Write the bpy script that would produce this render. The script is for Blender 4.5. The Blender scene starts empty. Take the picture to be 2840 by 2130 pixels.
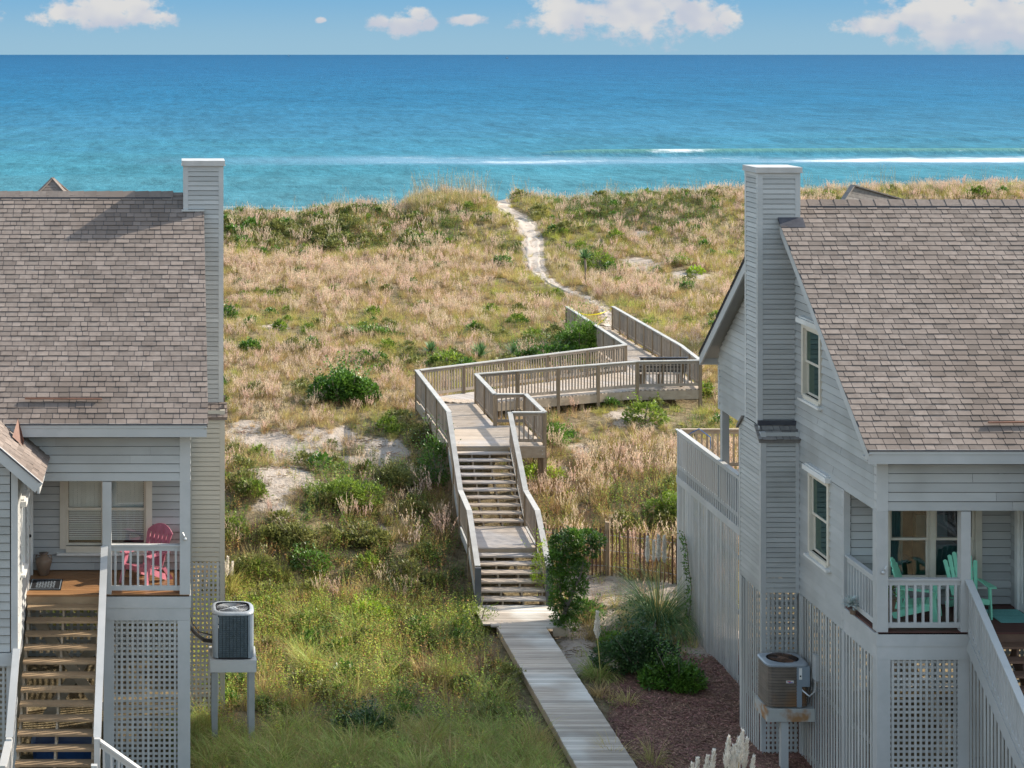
import bpy, math, random
from mathutils import Vector, Matrix, noise
random.seed(7)
SC = bpy.context.scene
COL = SC.collection
F, CU, CV, CZ = 5200.0, 478.0, 150.0, 13.0     # lens in photo pixels, principal point, eye height

def px(u, v, z):                    # ground survey: where a sight line meets the level z
    d = (CZ - z) * F / (v - CV)
    return Vector(((u - CU) * d / F, d, z))
def pd(u, v, d):
    return Vector(((u - CU) * d / F, d, CZ - (v - CV) * d / F))

# ------------------------------------------------------------------ objects
def tag(o, label=None, cat=None, group=None, kind=None):
    if label: o['label'] = label
    if cat: o['category'] = cat
    if group: o['group'] = group
    if kind: o['kind'] = kind
    return o
def thing(name, loc, label, cat, group=None):
    o = bpy.data.objects.new(name, None); o.empty_display_size = .3
    COL.objects.link(o); o.location = loc
    return tag(o, label, cat, group)
def origin_of(p):
    v = Vector((0, 0, 0))
    while p is not None:
        v += p.location; p = p.parent
    return v

class MB:
    """collects faces in world space; every face carries a random tone"""
    def __init__(s): s.v = []; s.f = []; s.t = []; s.m = []
    def face(s, pts, tone=None, m=0):
        n = len(s.v); s.v.extend([tuple(p) for p in pts]); s.f.append(tuple(range(n, n + len(pts))))
        s.t.append(random.random() if tone is None else tone); s.m.append(m)
    def hexa(s, p, tone=None, m=0):           # p: 8 points, bottom ring 0-3, top ring 4-7
        t = random.random() if tone is None else tone
        n = len(s.v); s.v.extend([tuple(q) for q in p])
        for q in ((3, 2, 1, 0), (4, 5, 6, 7), (0, 1, 5, 4), (1, 2, 6, 5), (2, 3, 7, 6), (3, 0, 4, 7)):
            s.f.append(tuple(n + i for i in q)); s.t.append(t); s.m.append(m)
    def box(s, x0, x1, y0, y1, z0, z1, tone=None, m=0):
        if x0 > x1: x0, x1 = x1, x0
        if y0 > y1: y0, y1 = y1, y0
        s.hexa([(x0, y0, z0), (x1, y0, z0), (x1, y1, z0), (x0, y1, z0), (x0, y0, z1), (x1, y0, z1), (x1, y1, z1), (x0, y1, z1)], tone, m)
    def beam(s, a, b, w, h, tone=None, up=(0, 0, 1), m=0, off=0.0):    # bar from a to b: width w sideways, h along up
        a = Vector(a); b = Vector(b); d = (b - a).normalized(); up = Vector(up)
        side = d.cross(up)
        if side.length < 1e-4: side = d.cross(Vector((1, 0, 0)))
        side.normalize(); u2 = side.cross(d).normalized()
        A = side * (w / 2); B = u2 * (h / 2); a = a + u2 * off; b = b + u2 * off
        s.hexa([a - A - B, a + A - B, b + A - B, b - A - B, a - A + B, a + A + B, b + A + B, b - A + B], tone, m)
    def tube(s, pts, r, n=6, tone=None, m=0, cap=True):
        t = random.random() if tone is None else tone
        pts = [Vector(p) for p in pts]; rs = r if isinstance(r, (list, tuple)) else [r] * len(pts)
        base = len(s.v)
        for i, p in enumerate(pts):
            d = (pts[min(i + 1, len(pts) - 1)] - pts[max(i - 1, 0)]).normalized()
            a = d.cross(Vector((0, 0, 1)))
            if a.length < 1e-3: a = d.cross(Vector((1, 0, 0)))
            a.normalize(); b = d.cross(a)
            for k in range(n):
                th = 2 * math.pi * k / n
                s.v.append(tuple(p + (a * math.cos(th) + b * math.sin(th)) * rs[i]))
        for i in range(len(pts) - 1):
            for k in range(n):
                q = base + i * n; k2 = (k + 1) % n
                s.f.append((q + k, q + k2, q + n + k2, q + n + k)); s.t.append(t); s.m.append(m)
        if cap:
            s.f.append(tuple(base + k for k in range(n))); s.t.append(t); s.m.append(m)
            s.f.append(tuple(base + (len(pts) - 1) * n + k for k in reversed(range(n)))); s.t.append(t); s.m.append(m)
    def lathe(s, c, prof, n=16, tone=None, m=0, sx=1, sy=1, pw=2.0):    # prof: [(r, z)]; pw > 2 gives a rounded square
        t = random.random() if tone is None else tone; base = len(s.v)
        for r, z in prof:
            for k in range(n):
                th = 2 * math.pi * k / n; ct, st = math.cos(th), math.sin(th)
                q = (abs(ct) ** pw + abs(st) ** pw) ** (-1 / pw)
                s.v.append((c[0] + r * ct * q * sx, c[1] + r * st * q * sy, c[2] + z))
        for i in range(len(prof) - 1):
            for k in range(n):
                q = base + i * n; k2 = (k + 1) % n
                s.f.append((q + k, q + k2, q + n + k2, q + n + k)); s.t.append(t); s.m.append(m)
        s.f.append(tuple(base + k for k in reversed(range(n)))); s.t.append(t); s.m.append(m)
        s.f.append(tuple(base + (len(prof) - 1) * n + k for k in range(n))); s.t.append(t); s.m.append(m)
    def build(s, name, mat, parent=None, label=None, smooth=False, link=True, flip=False, bevel=0):
        me = bpy.data.meshes.new(name); o0 = origin_of(parent)
        vs = [(v[0] - o0.x, v[1] - o0.y, v[2] - o0.z) for v in s.v]
        fs = [tuple(reversed(f)) for f in s.f] if flip else s.f
        me.from_pydata(vs, [], fs)
        a = me.attributes.new('tone', 'FLOAT', 'FACE'); a.data.foreach_set('value', s.t)
        mats = mat if isinstance(mat, (list, tuple)) else [mat]
        for m_ in mats: me.materials.append(m_)
        if len(mats) > 1: me.polygons.foreach_set('material_index', s.m)
        if smooth: me.polygons.foreach_set('use_smooth', [True] * len(s.f))
        me.update()
        o = bpy.data.objects.new(name, me)
        if link: COL.objects.link(o)
        if parent is not None: o.parent = parent
        if label: o['label'] = label
        return o

# ------------------------------------------------------------------ materials
def N(nt, typ, **kw):
    n = nt.nodes.new(typ)
    for k, v in kw.items():
        if k.startswith('i_'):
            key = k[2:]; key = int(key) if key.isdigit() else key
            n.inputs[key].default_value = v
        else: setattr(n, k, v)
    return n
def mat(name, c1, c2=None, scale=3.0, rough=.7, tone=.2, bump=0.0, stretch=(1, 1, 1), spec=.3, transl=0.0, detail=5,
        metal=0.0, inst=0.0, fine=0.0, c3=None, alpha=1.0, patch=None):
    m = bpy.data.materials.new(name); m.use_nodes = True; nt = m.node_tree; L = nt.links
    b = nt.nodes['Principled BSDF']; out = nt.nodes['Material Output']
    b.inputs['Roughness'].default_value = rough; b.inputs['Metallic'].default_value = metal
    b.inputs['Specular IOR Level'].default_value = spec
    c2 = c2 or c1
    tc = N(nt, 'ShaderNodeTexCoord'); mp = N(nt, 'ShaderNodeMapping'); mp.inputs['Scale'].default_value = stretch
    L.new(tc.outputs['Object'], mp.inputs['Vector'])
    no = N(nt, 'ShaderNodeTexNoise', i_Scale=scale, i_Detail=detail, i_Roughness=.6); L.new(mp.outputs[0], no.inputs['Vector'])
    cr = N(nt, 'ShaderNodeValToRGB'); e = cr.color_ramp.elements
    e[0].position = .32; e[0].color = (*c1, 1); e[1].position = .68; e[1].color = (*c2, 1)
    L.new(no.outputs['Fac'], cr.inputs[0]); col = cr.outputs[0]
    if c3:      # broad weathering patches
        n3 = N(nt, 'ShaderNodeTexNoise', i_Scale=patch or scale * .13, i_Detail=3.0); L.new(tc.outputs['Object'], n3.inputs['Vector'])
        r3 = N(nt, 'ShaderNodeMapRange', interpolation_type='SMOOTHSTEP'); r3.inputs[1].default_value = .48; r3.inputs[2].default_value = .66
        L.new(n3.outputs['Fac'], r3.inputs[0])
        mx = N(nt, 'ShaderNodeMix', data_type='RGBA'); mx.inputs[7].default_value = (*c3, 1)
        L.new(r3.outputs[0], mx.inputs[0]); L.new(col, mx.inputs[6]); col = mx.outputs[2]
    at = N(nt, 'ShaderNodeAttribute', attribute_name='tone')
    mm = N(nt, 'ShaderNodeMath', operation='MULTIPLY_ADD'); mm.inputs[1].default_value = 2 * tone; mm.inputs[2].default_value = 1 - tone
    L.new(at.outputs['Fac'], mm.inputs[0]); val = mm.outputs[0]
    if inst:
        oi = N(nt, 'ShaderNodeObjectInfo')
        m2 = N(nt, 'ShaderNodeMath', operation='MULTIPLY_ADD'); m2.inputs[1].default_value = 2 * inst; m2.inputs[2].default_value = 1 - inst
        L.new(oi.outputs['Random'], m2.inputs[0])
        m3 = N(nt, 'ShaderNodeMath', operation='MULTIPLY'); L.new(val, m3.inputs[0]); L.new(m2.outputs[0], m3.inputs[1]); val = m3.outputs[0]
    hs = N(nt, 'ShaderNodeHueSaturation'); L.new(col, hs.inputs['Color']); L.new(val, hs.inputs['Value'])
    if inst:
        h2 = N(nt, 'ShaderNodeMath', operation='MULTIPLY_ADD'); h2.inputs[1].default_value = .05; h2.inputs[2].default_value = .475
        fr = N(nt, 'ShaderNodeMath', operation='FRACT'); k = N(nt, 'ShaderNodeMath', operation='MULTIPLY'); k.inputs[1].default_value = 17.3
        L.new(oi.outputs['Random'], k.inputs[0]); L.new(k.outputs[0], fr.inputs[0]); L.new(fr.outputs[0], h2.inputs[0]); L.new(h2.outputs[0], hs.inputs['Hue'])
    L.new(hs.outputs[0], b.inputs['Base Color'])
    if bump:
        bp = N(nt, 'ShaderNodeBump', i_Strength=bump, i_Distance=.02); L.new(no.outputs['Fac'], bp.inputs['Height']); L.new(bp.outputs[0], b.inputs['Normal'])
    sh = b.outputs[0]
    if transl:
        tr = N(nt, 'ShaderNodeBsdfTranslucent'); L.new(hs.outputs[0], tr.inputs['Color'])
        mx = N(nt, 'ShaderNodeMixShader'); mx.inputs[0].default_value = transl
        L.new(sh, mx.inputs[1]); L.new(tr.outputs[0], mx.inputs[2]); sh = mx.outputs[0]
    L.new(sh, out.inputs['Surface'])
    return m

M = {}
M['siding'] = mat('siding_paint', (.35, .345, .33), (.40, .395, .38), 1.5, .6, .12, stretch=(.6, .6, 2), c3=(.30, .295, .275), patch=.5)
M['siding_beige'] = mat('siding_paint_beige', (.40, .37, .31), (.44, .41, .345), 1.5, .6, .04, c3=(.36, .335, .28))
M['trim'] = mat('trim_paint', (.39, .39, .38), (.45, .445, .435), 2.5, .55, .05, c3=(.37, .365, .35))
M['trim_grey'] = mat('lattice_paint', (.38, .375, .355), (.46, .45, .43), 2.0, .65, .14, c3=(.32, .315, .30))
M['window_frame'] = mat('window_frame_paint', (.55, .49, .40), (.62, .56, .47), 3, .5, .04)
M['white'] = mat('white_paint', (.62, .60, .56), (.7, .68, .65), 3, .5, .04, c3=(.5, .47, .43))
M['shingle'] = mat('roof_shingle', (.160, .127, .108), (.212, .175, .152), 9, .9, .22, c3=(.155, .122, .102), patch=.3)
M['shingle_grey'] = mat('roof_shingle_grey', (.15, .135, .125), (.22, .20, .18), 9, .9, .25)
M['flashing'] = mat('flashing', (.035, .035, .045), (.06, .06, .07), 6, .5, .1)
M['deck'] = mat('weathered_deck', (.34, .27, .205), (.48, .405, .33), 6, .75, .13, stretch=(.5, 6, 1), c3=(.38, .35, .33), patch=.6)
M['deck_y'] = mat('weathered_deck_long', (.34, .27, .205), (.48, .405, .33), 6, .75, .13, stretch=(6, .5, 1), c3=(.38, .35, .33), patch=.6)
M['walk'] = mat('weathered_walk', (.32, .265, .215), (.46, .40, .335), 5, .75, .28, stretch=(.35, 8, 1), c3=(.55, .52, .47), patch=.55)
M['rail'] = mat('rail_wood', (.235, .185, .14), (.34, .28, .22), 6, .75, .2, stretch=(2, 2, .6), c3=(.25, .215, .18), patch=.9)
M['rail_cap'] = mat('rail_cap_wood', (.32, .31, .29), (.42, .41, .385), 4, .6, .08)
M['post_brown'] = mat('post_wood', (.20, .145, .09), (.29, .215, .14), 6, .8, .14, stretch=(3, 3, .5))
M['frame_wood'] = mat('frame_wood', (.30, .235, .165), (.40, .32, .235), 5, .8, .12, stretch=(1, 1, 2))
M['porch_red'] = mat('porch_boards_red', (.085, .035, .028), (.12, .05, .04), 5, .55, .12, stretch=(.5, 5, 1))
M['porch_brown'] = mat('porch_boards_brown', (.21, .105, .045), (.30, .16, .07), 5, .5, .12, stretch=(.5, 5, 1))
M['stair_brown'] = mat('stair_wood_brown', (.27, .18, .10), (.38, .27, .165), 5, .65, .12, stretch=(.5, 5, 1), c3=(.22, .155, .095))
M['stair_red'] = mat('stair_wood_red', (.13, .075, .05), (.19, .11, .075), 5, .65, .12, stretch=(.5, 5, 1))
M['copper'] = mat('copper_strip', (.14, .065, .045), (.20, .10, .065), 8, .5, .1)
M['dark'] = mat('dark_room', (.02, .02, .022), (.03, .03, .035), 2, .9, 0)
M['blind'] = mat('blind_slats', (.66, .66, .65), (.74, .74, .73), 3, .6, .05)
M['curtain'] = mat('curtain_teal', (.05, .13, .13), (.08, .18, .17), 3, .8, .1)
M['mint'] = mat('mint_plastic', (.24, .66, .45), (.28, .72, .50), 4, .4, .04, spec=.4)
M['pink'] = mat('pink_plastic', (.50, .16, .21), (.58, .20, .26), 4, .35, .04, spec=.5, transl=.15)
M['ac_light'] = mat('ac_cover', (.24, .26, .28), (.31, .33, .35), 5, .4, .04, metal=.1)
M['ac_blue'] = mat('ac_louver_blue', (.055, .075, .09), (.075, .10, .12), 5, .4, .1, metal=.2)
M['ac_brown'] = mat('ac_louver_brown', (.10, .075, .055), (.15, .115, .09), 3, .55, .12, c3=(.16, .085, .04), patch=1.4)
M['newel'] = mat('dark_newel', (.07, .075, .085), (.10, .105, .115), 3, .6, .05)
M['ac_grey'] = mat('ac_panel', (.20, .235, .27), (.24, .275, .31), 4, .4, .03, metal=.1)
M['black'] = mat('black_rubber', (.012, .012, .014), (.02, .02, .022), 4, .5, .1)
M['rust'] = mat('rusty_fan', (.07, .045, .035), (.16, .085, .05), 8, .6, .2)
M['metal'] = mat('pale_metal', (.45, .45, .44), (.52, .52, .51), 4, .35, .05, metal=.4)
M['cap_metal'] = mat('chimney_cap_metal', (.40, .38, .36), (.48, .46, .44), 3, .4, .05, metal=.2)
M['terracotta'] = mat('glazed_jug', (.14, .10, .075), (.22, .15, .10), 5, .35, .2)
M['tape'] = mat('caution_tape', (.80, .66, .03), (.86, .72, .06), 5, .45, .1, transl=.3)
M['rope'] = mat('blue_rope', (.05, .16, .42), (.07, .2, .5), 5, .6, .1)
M['fence_red'] = mat('sand_fence_slats', (.085, .048, .036), (.15, .09, .065), 4, .8, .3, stretch=(3, 3, .6))
M['navy'] = mat('blue_plastic', (.01, .04, .12), (.015, .06, .17), 4, .35, .05, spec=.5)
M['teal_mat'] = mat('teal_rug', (.15, .38, .35), (.20, .46, .43), 30, .9, .1)
M['bark'] = mat('bark', (.16, .125, .095), (.26, .21, .17), 9, .85, .15)
M['hull'] = mat('ship_hull', (.12, .13, .15), (.16, .17, .2), 1, .6, .05)
# foliage
M['blackish_leaf'] = mat('leaf_blackish', (.03, .075, .025), (.07, .13, .035), 2.2, .45, .5, transl=.3, spec=.4)  # blackish green is these bushes' own leaf colour
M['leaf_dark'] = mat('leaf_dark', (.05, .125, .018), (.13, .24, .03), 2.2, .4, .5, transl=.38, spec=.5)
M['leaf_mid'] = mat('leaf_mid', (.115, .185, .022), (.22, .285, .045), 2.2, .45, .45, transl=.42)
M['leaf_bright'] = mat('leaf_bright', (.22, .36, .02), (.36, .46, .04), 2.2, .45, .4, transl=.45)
M['olive'] = mat('leaf_olive', (.13, .145, .035), (.25, .25, .08), 2.2, .5, .45, transl=.35)
M['cedar'] = mat('cedar_foliage', (.09, .19, .025), (.18, .30, .04), 3, .6, .4, transl=.3)
M['g_straw'] = mat('grass_straw', (.42, .32, .13), (.57, .45, .19), 1, .65, .25, transl=.35, inst=.22)
M['g_pink'] = mat('grass_plume_pink', (.53, .385, .27), (.68, .52, .39), 1, .7, .18, transl=.35, inst=.18)
M['g_yellow'] = mat('grass_yellow_green', (.33, .31, .075), (.46, .41, .12), 1, .6, .25, transl=.4, inst=.22)
M['g_green'] = mat('grass_green', (.27, .35, .075), (.41, .46, .13), 1, .55, .28, transl=.4, inst=.22)
M['g_blue'] = mat('grass_blue_green', (.08, .17, .06), (.16, .27, .10), 1, .5, .25, transl=.3)
M['herb'] = mat('herb_leaf', (.26, .37, .04), (.44, .50, .08), 1, .4, .5, transl=.45, inst=.3)
M['herb_dark'] = mat('herb_leaf_dark', (.07, .15, .015), (.15, .25, .03), 1, .45, .4, transl=.35, inst=.3)
M['stem'] = mat('dry_stem', (.20, .13, .08), (.32, .22, .13), 1, .8, .3, inst=.3, transl=.2)
M['autumn'] = mat('autumn_leaf', (.44, .24, .07), (.60, .40, .12), 1, .6, .35, transl=.4, inst=.2)
M['plume'] = mat('pampas_plume', (.84, .77, .68), (.90, .85, .77), 5, .8, .12, transl=.4)
M['silver'] = mat('silver_leaf', (.36, .42, .40), (.46, .52, .49), 6, .7, .15)
M['oat'] = mat('sea_oat_stem', (.38, .29, .15), (.48, .38, .22), 1, .7, .2, inst=.2)

def glass(name='window_glass', tint=(.82, .88, .9), refl=.07):
    m = bpy.data.materials.new(name); m.use_nodes = True; nt = m.node_tree; L = nt.links
    for n in list(nt.nodes): nt.nodes.remove(n)
    out = N(nt, 'ShaderNodeOutputMaterial'); tr = N(nt, 'ShaderNodeBsdfTransparent'); tr.inputs[0].default_value = (*tint, 1)
    gl = N(nt, 'ShaderNodeBsdfGlossy', i_Roughness=.03); gl.inputs['Color'].default_value = (.95, .95, .95, 1)
    tc = N(nt, 'ShaderNodeTexCoord'); no = N(nt, 'ShaderNodeTexNoise', i_Scale=1.2, i_Detail=1.0); L.new(tc.outputs['Object'], no.inputs[0])
    bp = N(nt, 'ShaderNodeBump', i_Strength=.15, i_Distance=.05); L.new(no.outputs['Fac'], bp.inputs['Height']); L.new(bp.outputs[0], gl.inputs['Normal'])
    fr = N(nt, 'ShaderNodeFresnel', i_IOR=1.5); ad = N(nt, 'ShaderNodeMath', operation='ADD'); ad.inputs[1].default_value = refl; L.new(fr.outputs[0], ad.inputs[0])
    mx = N(nt, 'ShaderNodeMixShader'); L.new(ad.outputs[0], mx.inputs[0]); L.new(tr.outputs[0], mx.inputs[1]); L.new(gl.outputs[0], mx.inputs[2]); L.new(mx.outputs[0], out.inputs[0])
    return m
M['glass'] = glass(); M['glass_side'] = glass('window_glass_dark', (.35, .5, .46), .0)
[n for n in M['glass_side'].node_tree.nodes if n.type == 'BSDF_GLOSSY'][0].inputs['Color'].default_value = (.22, .32, .30, 1)
M['glass_side'].node_tree.nodes['Fresnel'].inputs[0].default_value = 1.06

# ------------------------------------------------------------------ camera, sun, sky
cam = bpy.data.objects.new('camera', bpy.data.cameras.new('camera')); COL.objects.link(cam); SC.camera = cam
cam.location = (0, 0, CZ); cam.rotation_euler = (math.radians(90), 0, 0)
cam.data.sensor_fit = 'HORIZONTAL'; cam.data.sensor_width = 36; cam.data.lens = 36 * F / 2840
cam.data.shift_x = (1420 - CU) / 2840; cam.data.shift_y = -(1065 - CV) / 2840
cam.data.clip_start = .5; cam.data.clip_end = 90000
SUN = Vector((2.3, .68, 1.5)).normalized()
el = math.asin(SUN.z); az = math.atan2(SUN.x, SUN.y)      # clockwise from +Y
sl = bpy.data.objects.new('sun', bpy.data.lights.new('sun', 'SUN')); COL.objects.link(sl)
sl.data.energy = 2.6; sl.data.angle = math.radians(.55); sl.data.color = (1, .92, .79)
sl.rotation_euler = (-SUN).to_track_quat('-Z', 'Y').to_euler(); sl.location = (30, 10, 40)

def build_world():
    w = bpy.data.worlds.new('World'); SC.world = w; w.use_nodes = True; nt = w.node_tree; L = nt.links
    bg = nt.nodes['Background']; bg.inputs[1].default_value = .15
    sky = N(nt, 'ShaderNodeTexSky', sky_type='NISHITA'); sky.sun_disc = False; sky.sun_elevation = el; sky.sun_rotation = az
    sky.altitude = 10; sky.air_density = 1.0; sky.dust_density = .6; sky.ozone_density = 1.5
    tc = N(nt, 'ShaderNodeTexCoord'); sp = N(nt, 'ShaderNodeSeparateXYZ'); L.new(tc.outputs['Generated'], sp.inputs[0])
    def math_(op, a, b=None, c=None, clamp=False):
        n = N(nt, 'ShaderNodeMath', operation=op); n.use_clamp = clamp
        for i, q in enumerate((a, b, c)):
            if q is None: continue
            if hasattr(q, 'links'): L.new(q, n.inputs[i])
            else: n.inputs[i].default_value = q
        return n.outputs[0]
    def mixc(f, a, b):
        n = N(nt, 'ShaderNodeMix', data_type='RGBA')
        if hasattr(f, 'links'): L.new(f, n.inputs[0])
        else: n.inputs[0].default_value = f
        for i, q in ((6, a), (7, b)):
            if hasattr(q, 'links'): L.new(q, n.inputs[i])
            else: n.inputs[i].default_value = (*q, 1)
        return n.outputs[2]
    def smooth(x, a, b):
        n = N(nt, 'ShaderNodeMapRange', interpolation_type='SMOOTHSTEP'); L.new(x, n.inputs[0]); n.inputs[1].default_value = a; n.inputs[2].default_value = b
        return n.outputs[0]
    yy = math_('MAXIMUM', math_('ABSOLUTE', sp.outputs[1]), .02)
    ax = math_('DIVIDE', sp.outputs[0], yy); azv = math_('DIVIDE', sp.outputs[2], yy)
    # clear air low over the sea
    low = smooth(sp.outputs[2], 0.0, .045)
    band = mixc(low, SKY_LOW, SKY_HIGH)
    tn = N(nt, 'ShaderNodeMix', data_type='RGBA', blend_type='MULTIPLY'); tn.inputs[0].default_value = 1; L.new(sky.outputs[0], tn.inputs[6]); tn.inputs[7].default_value = (1.28, 1.05, .80, 1)
    base = mixc(smooth(sp.outputs[2], .05, .30), band, tn.outputs[2])
    # fair-weather clouds standing low over the horizon
    cv = N(nt, 'ShaderNodeCombineXYZ'); L.new(ax, cv.inputs[0]); L.new(azv, cv.inputs[1])
    sc = N(nt, 'ShaderNodeVectorMath', operation='MULTIPLY'); sc.inputs[1].default_value = (1, 1.35, 1); L.new(cv.outputs[0], sc.inputs[0])
    n1 = N(nt, 'ShaderNodeTexNoise', i_Scale=70.0, i_Detail=5.0, i_Roughness=.60); L.new(sc.outputs[0], n1.inputs['Vector'])
    n2 = N(nt, 'ShaderNodeTexNoise', i_Scale=38.0, i_Detail=2.0, i_Roughness=.55); L.new(sc.outputs[0], n2.inputs['Vector'])
    best = None
    for (u, v, ru, rv) in CLOUDS:
        cx, cz = (u - CU) / F, (CV - v) / F
        sub = N(nt, 'ShaderNodeVectorMath', operation='SUBTRACT'); L.new(cv.outputs[0], sub.inputs[0]); sub.inputs[1].default_value = (cx, cz, 0)
        mul = N(nt, 'ShaderNodeVectorMath', operation='MULTIPLY'); L.new(sub.outputs[0], mul.inputs[0]); mul.inputs[1].default_value = (F / ru / 1.13, F / rv / 1.15, 0)
        ln = N(nt, 'ShaderNodeVectorMath', operation='LENGTH'); L.new(mul.outputs[0], ln.inputs[0])
        e = math_('SUBTRACT', 1.0, ln.outputs['Value'])
        best = e if best is None else math_('MAXIMUM', best, e)
    dens = math_('MULTIPLY_ADD', best, 1.15, math_('MULTIPLY_ADD', n1.outputs['Fac'], 2.9, -1.47))
    d2 = smooth(dens, -.10, .62)
    cover = math_('MULTIPLY', d2, .93)
    shade = smooth(math_('ADD', math_('MULTIPLY_ADD', n2.outputs['Fac'], 1.3, -.65), math_('MULTIPLY', math_('SUBTRACT', .018, azv), 16)), -.25, .22)
    cc = mixc(shade, CLOUD_LIT, CLOUD_SHADE)
    low2 = smooth(azv, .0, .010)                      # farther, lower cloud fades into the air
    fin = mixc(math_('MULTIPLY', cover, math_('MULTIPLY_ADD', low2, .5, .5)), base, cc)
    L.new(fin, bg.inputs[0])
K = 1 / .15
SKY_LOW = (.32 * K * .305, .53 * K * .305, .68 * K * .305); SKY_HIGH = (.17 * K * .305, .43 * K * .305, .70 * K * .305)
CLOUD_LIT = (.76 * K * .305, .74 * K * .305, .72 * K * .305); CLOUD_SHADE = (.56 * K * .305, .59 * K * .305, .68 * K * .305)
CLOUDS = [(200, 38, 105, 36), (300, 24, 150, 55), (400, 48, 95, 30), (890, 56, 15, 8), (1045, 66, 40, 26), (1120, 74, 55, 30), (1160, 35, 35, 22),
          (1192, 66, 20, 18), (1300, 54, 45, 16), (1600, 40, 130, 66), (1780, 20, 190, 90), (1930, 45, 110, 60), (2020, 55, 55, 32), 
           (2430, 70, 95, 30), (2580, 40, 160, 70), (2720, 90, 130, 70), (2800, 45, 190, 105), (2620, 105, 110, 35), (2680, 30, 180, 60), (3150, 40, 120, 60), (-60, 30, 60, 40)]
build_world(); SC.world.cycles.sampling_method = 'NONE'
SC.view_settings.view_transform = 'Standard'; SC.view_settings.look = 'None'; SC.view_settings.exposure = 1.70; SC.view_settings.gamma = 1
SC.cycles.use_denoising = True; SC.cycles.denoising_prefilter = 'NONE'
SC.cycles.max_bounces = 6; SC.cycles.transparent_max_bounces = 12; SC.cycles.diffuse_bounces = 3

# ------------------------------------------------------------------ ground
def interp(x, tab):
    if x <= tab[0][0]: return tab[0][1]
    for (a, va), (b, vb) in zip(tab, tab[1:]):
        if x <= b:
            t = (x - a) / (b - a); t = t * t * (3 - 2 * t) * .6 + t * .4
            return va + (vb - va) * t
    return tab[-1][1]
CREST = [(-60, 2.6), (3, 2.5), (7, 2.4), (9.5, 2.7), (11.3, 2.95), (14.5, 2.8), (15.6, 3.6), (17.5, 3.95), (19.2, 3.85), (20.8, 3.62), (22, 3.8), (25.6, 3.65), (30, 3.9), (35.8, 4.05), (40, 3.65), (44.5, 4.25), (52, 4.4), (120, 4.4)]
PROF = [(20, -.95), (45.5, -.9), (47.5, -.78), (50, -.15), (54, .62), (61, 1.1), (76, 1.5), (95, 1.75), (103, 2.0)]
def sst(x, a, b):
    t = max(0, min(1, (x - a) / (b - a))); return t * t * (3 - 2 * t)
def nz(x, y, s, o=0.0): return noise.noise(Vector((x / s + o, y / s - o, o * 3.1)))
def H(X, Y):
    z = interp(Y, PROF)
    c = interp(X, CREST)
    cb = sst(Y, 102, 116)
    z += (c - 2.0) * cb
    if Y > 121:
        z = c + (-3.6 - c) * (1 - math.exp(-max(0, Y - 121) / 28.0)) 
        if Y > 190: z = min(z, -3.3 - (Y - 190) * .03)
        z = max(z, -12)
    amp = sst(Y, 46, 52) * (1 - sst(Y, 122, 150))
    z += amp * (.30 * nz(X, Y, 7, 1.7) + .14 * nz(X, Y, 2.4, 5.2)) * (1 + .7 * sst(Y, 84, 100) * (1 - .35 * cb))
    z += .035 * nz(X, Y, .9, 9) + .02 * nz(X, Y, .35, 3)
    # flank of the slope left of the stairs bulges towards the houses
    z += .45 * sst(Y, 47, 51) * (1 - sst(Y, 53, 57)) * sst(-X, -6.5, -2)
    lim = deck_clear(X, Y)
    if lim is not None: z = min(z, lim)
    return z
def deck_clear(X, Y):
    if 7.2 < X < 9.6 and Y < 47: return -.83
    if 7.2 < X < 9.6 and Y < 60.5:
        return min(-.83 + max(0, Y - 47) * .30, 1.3)
    if 8 < X < 18.6 and 56 < Y < 68: return 1.32
    if 15.4 < X < 18.6 and Y < 75.5 and Y > 60: return 1.5
    return None
def GP(u, v):       # where a photo sight line first meets the ground
    d = 30.0; last = d
    while d < 260:
        z = CZ - (v - CV) * d / F; X = (u - CU) * d / F
        if z <= H(X, d): 
            lo, hi = last, d
            for _ in range(18):
                m_ = (lo + hi) / 2
                if CZ - (v - CV) * m_ / F <= H((u - CU) * m_ / F, m_): hi = m_
                else: lo = m_
            d = hi; X = (u - CU) * d / F
            return Vector((X, d, H(X, d)))
        last = d; d += .5
    return Vector(((u - CU) * 120 / F, 120, 3))

# bare sand: (centre, radii, strength)
SANDS = []
def sand_px(u, v, ru, rv, s=1.0):
    p = GP(u, v); q = GP(u, v - rv); r = GP(u, v + rv)
    SANDS.append((p.x, p.y, ru * p.y / F, min(4.0, max(.4, abs(q.y - r.y) / 2)), s))
for a in [(900, 1215, 120, 38, 1.2), (1060, 1240, 75, 42, 1.5), (800, 1260, 70, 45, 1.2), (760, 1330, 60, 60, 1.1), (660, 1200, 60, 40, .8), (850, 1335, 60, 30, 1.0), (1010, 1290, 60, 30, 1.1),
          (1060, 1465, 30, 25, .7), (780, 1395, 40, 40, .8), (700, 1760, 60, 14, .8),
          (1790, 738, 50, 26, 1.2), (1920, 765, 60, 16, 1.2), (1770, 650, 30, 10, .9), (930, 1100, 60, 12, .7), (760, 905, 60, 12, .7), (640, 650, 60, 10, .8), (840, 690, 40, 8, .5),
          (1650, 900, 60, 12, .5), (1750, 1160, 90, 20, .8), (1620, 1265, 50, 30, .7), (1560, 1300, 30, 30, .6), (1480, 530, 35, 10, .7), (700, 572, 110, 12, 1.6), (560, 575, 80, 9, 1.4), (830, 578, 60, 8, 1.2), (1110, 548, 50, 10, 1.3),
          (1660, 1640, 150, 45, 1.6), (1580, 1760, 60, 60, 1.3), (1960, 1760, 120, 70, 2.0), (1700, 1740, 60, 50, 1.1), (1830, 1650, 100, 40, 1.1), (1590, 1840, 60, 40, 1.2), (1650, 1840, 70, 30, 1.0)]:
    sand_px(*a)
PATH = []
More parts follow.
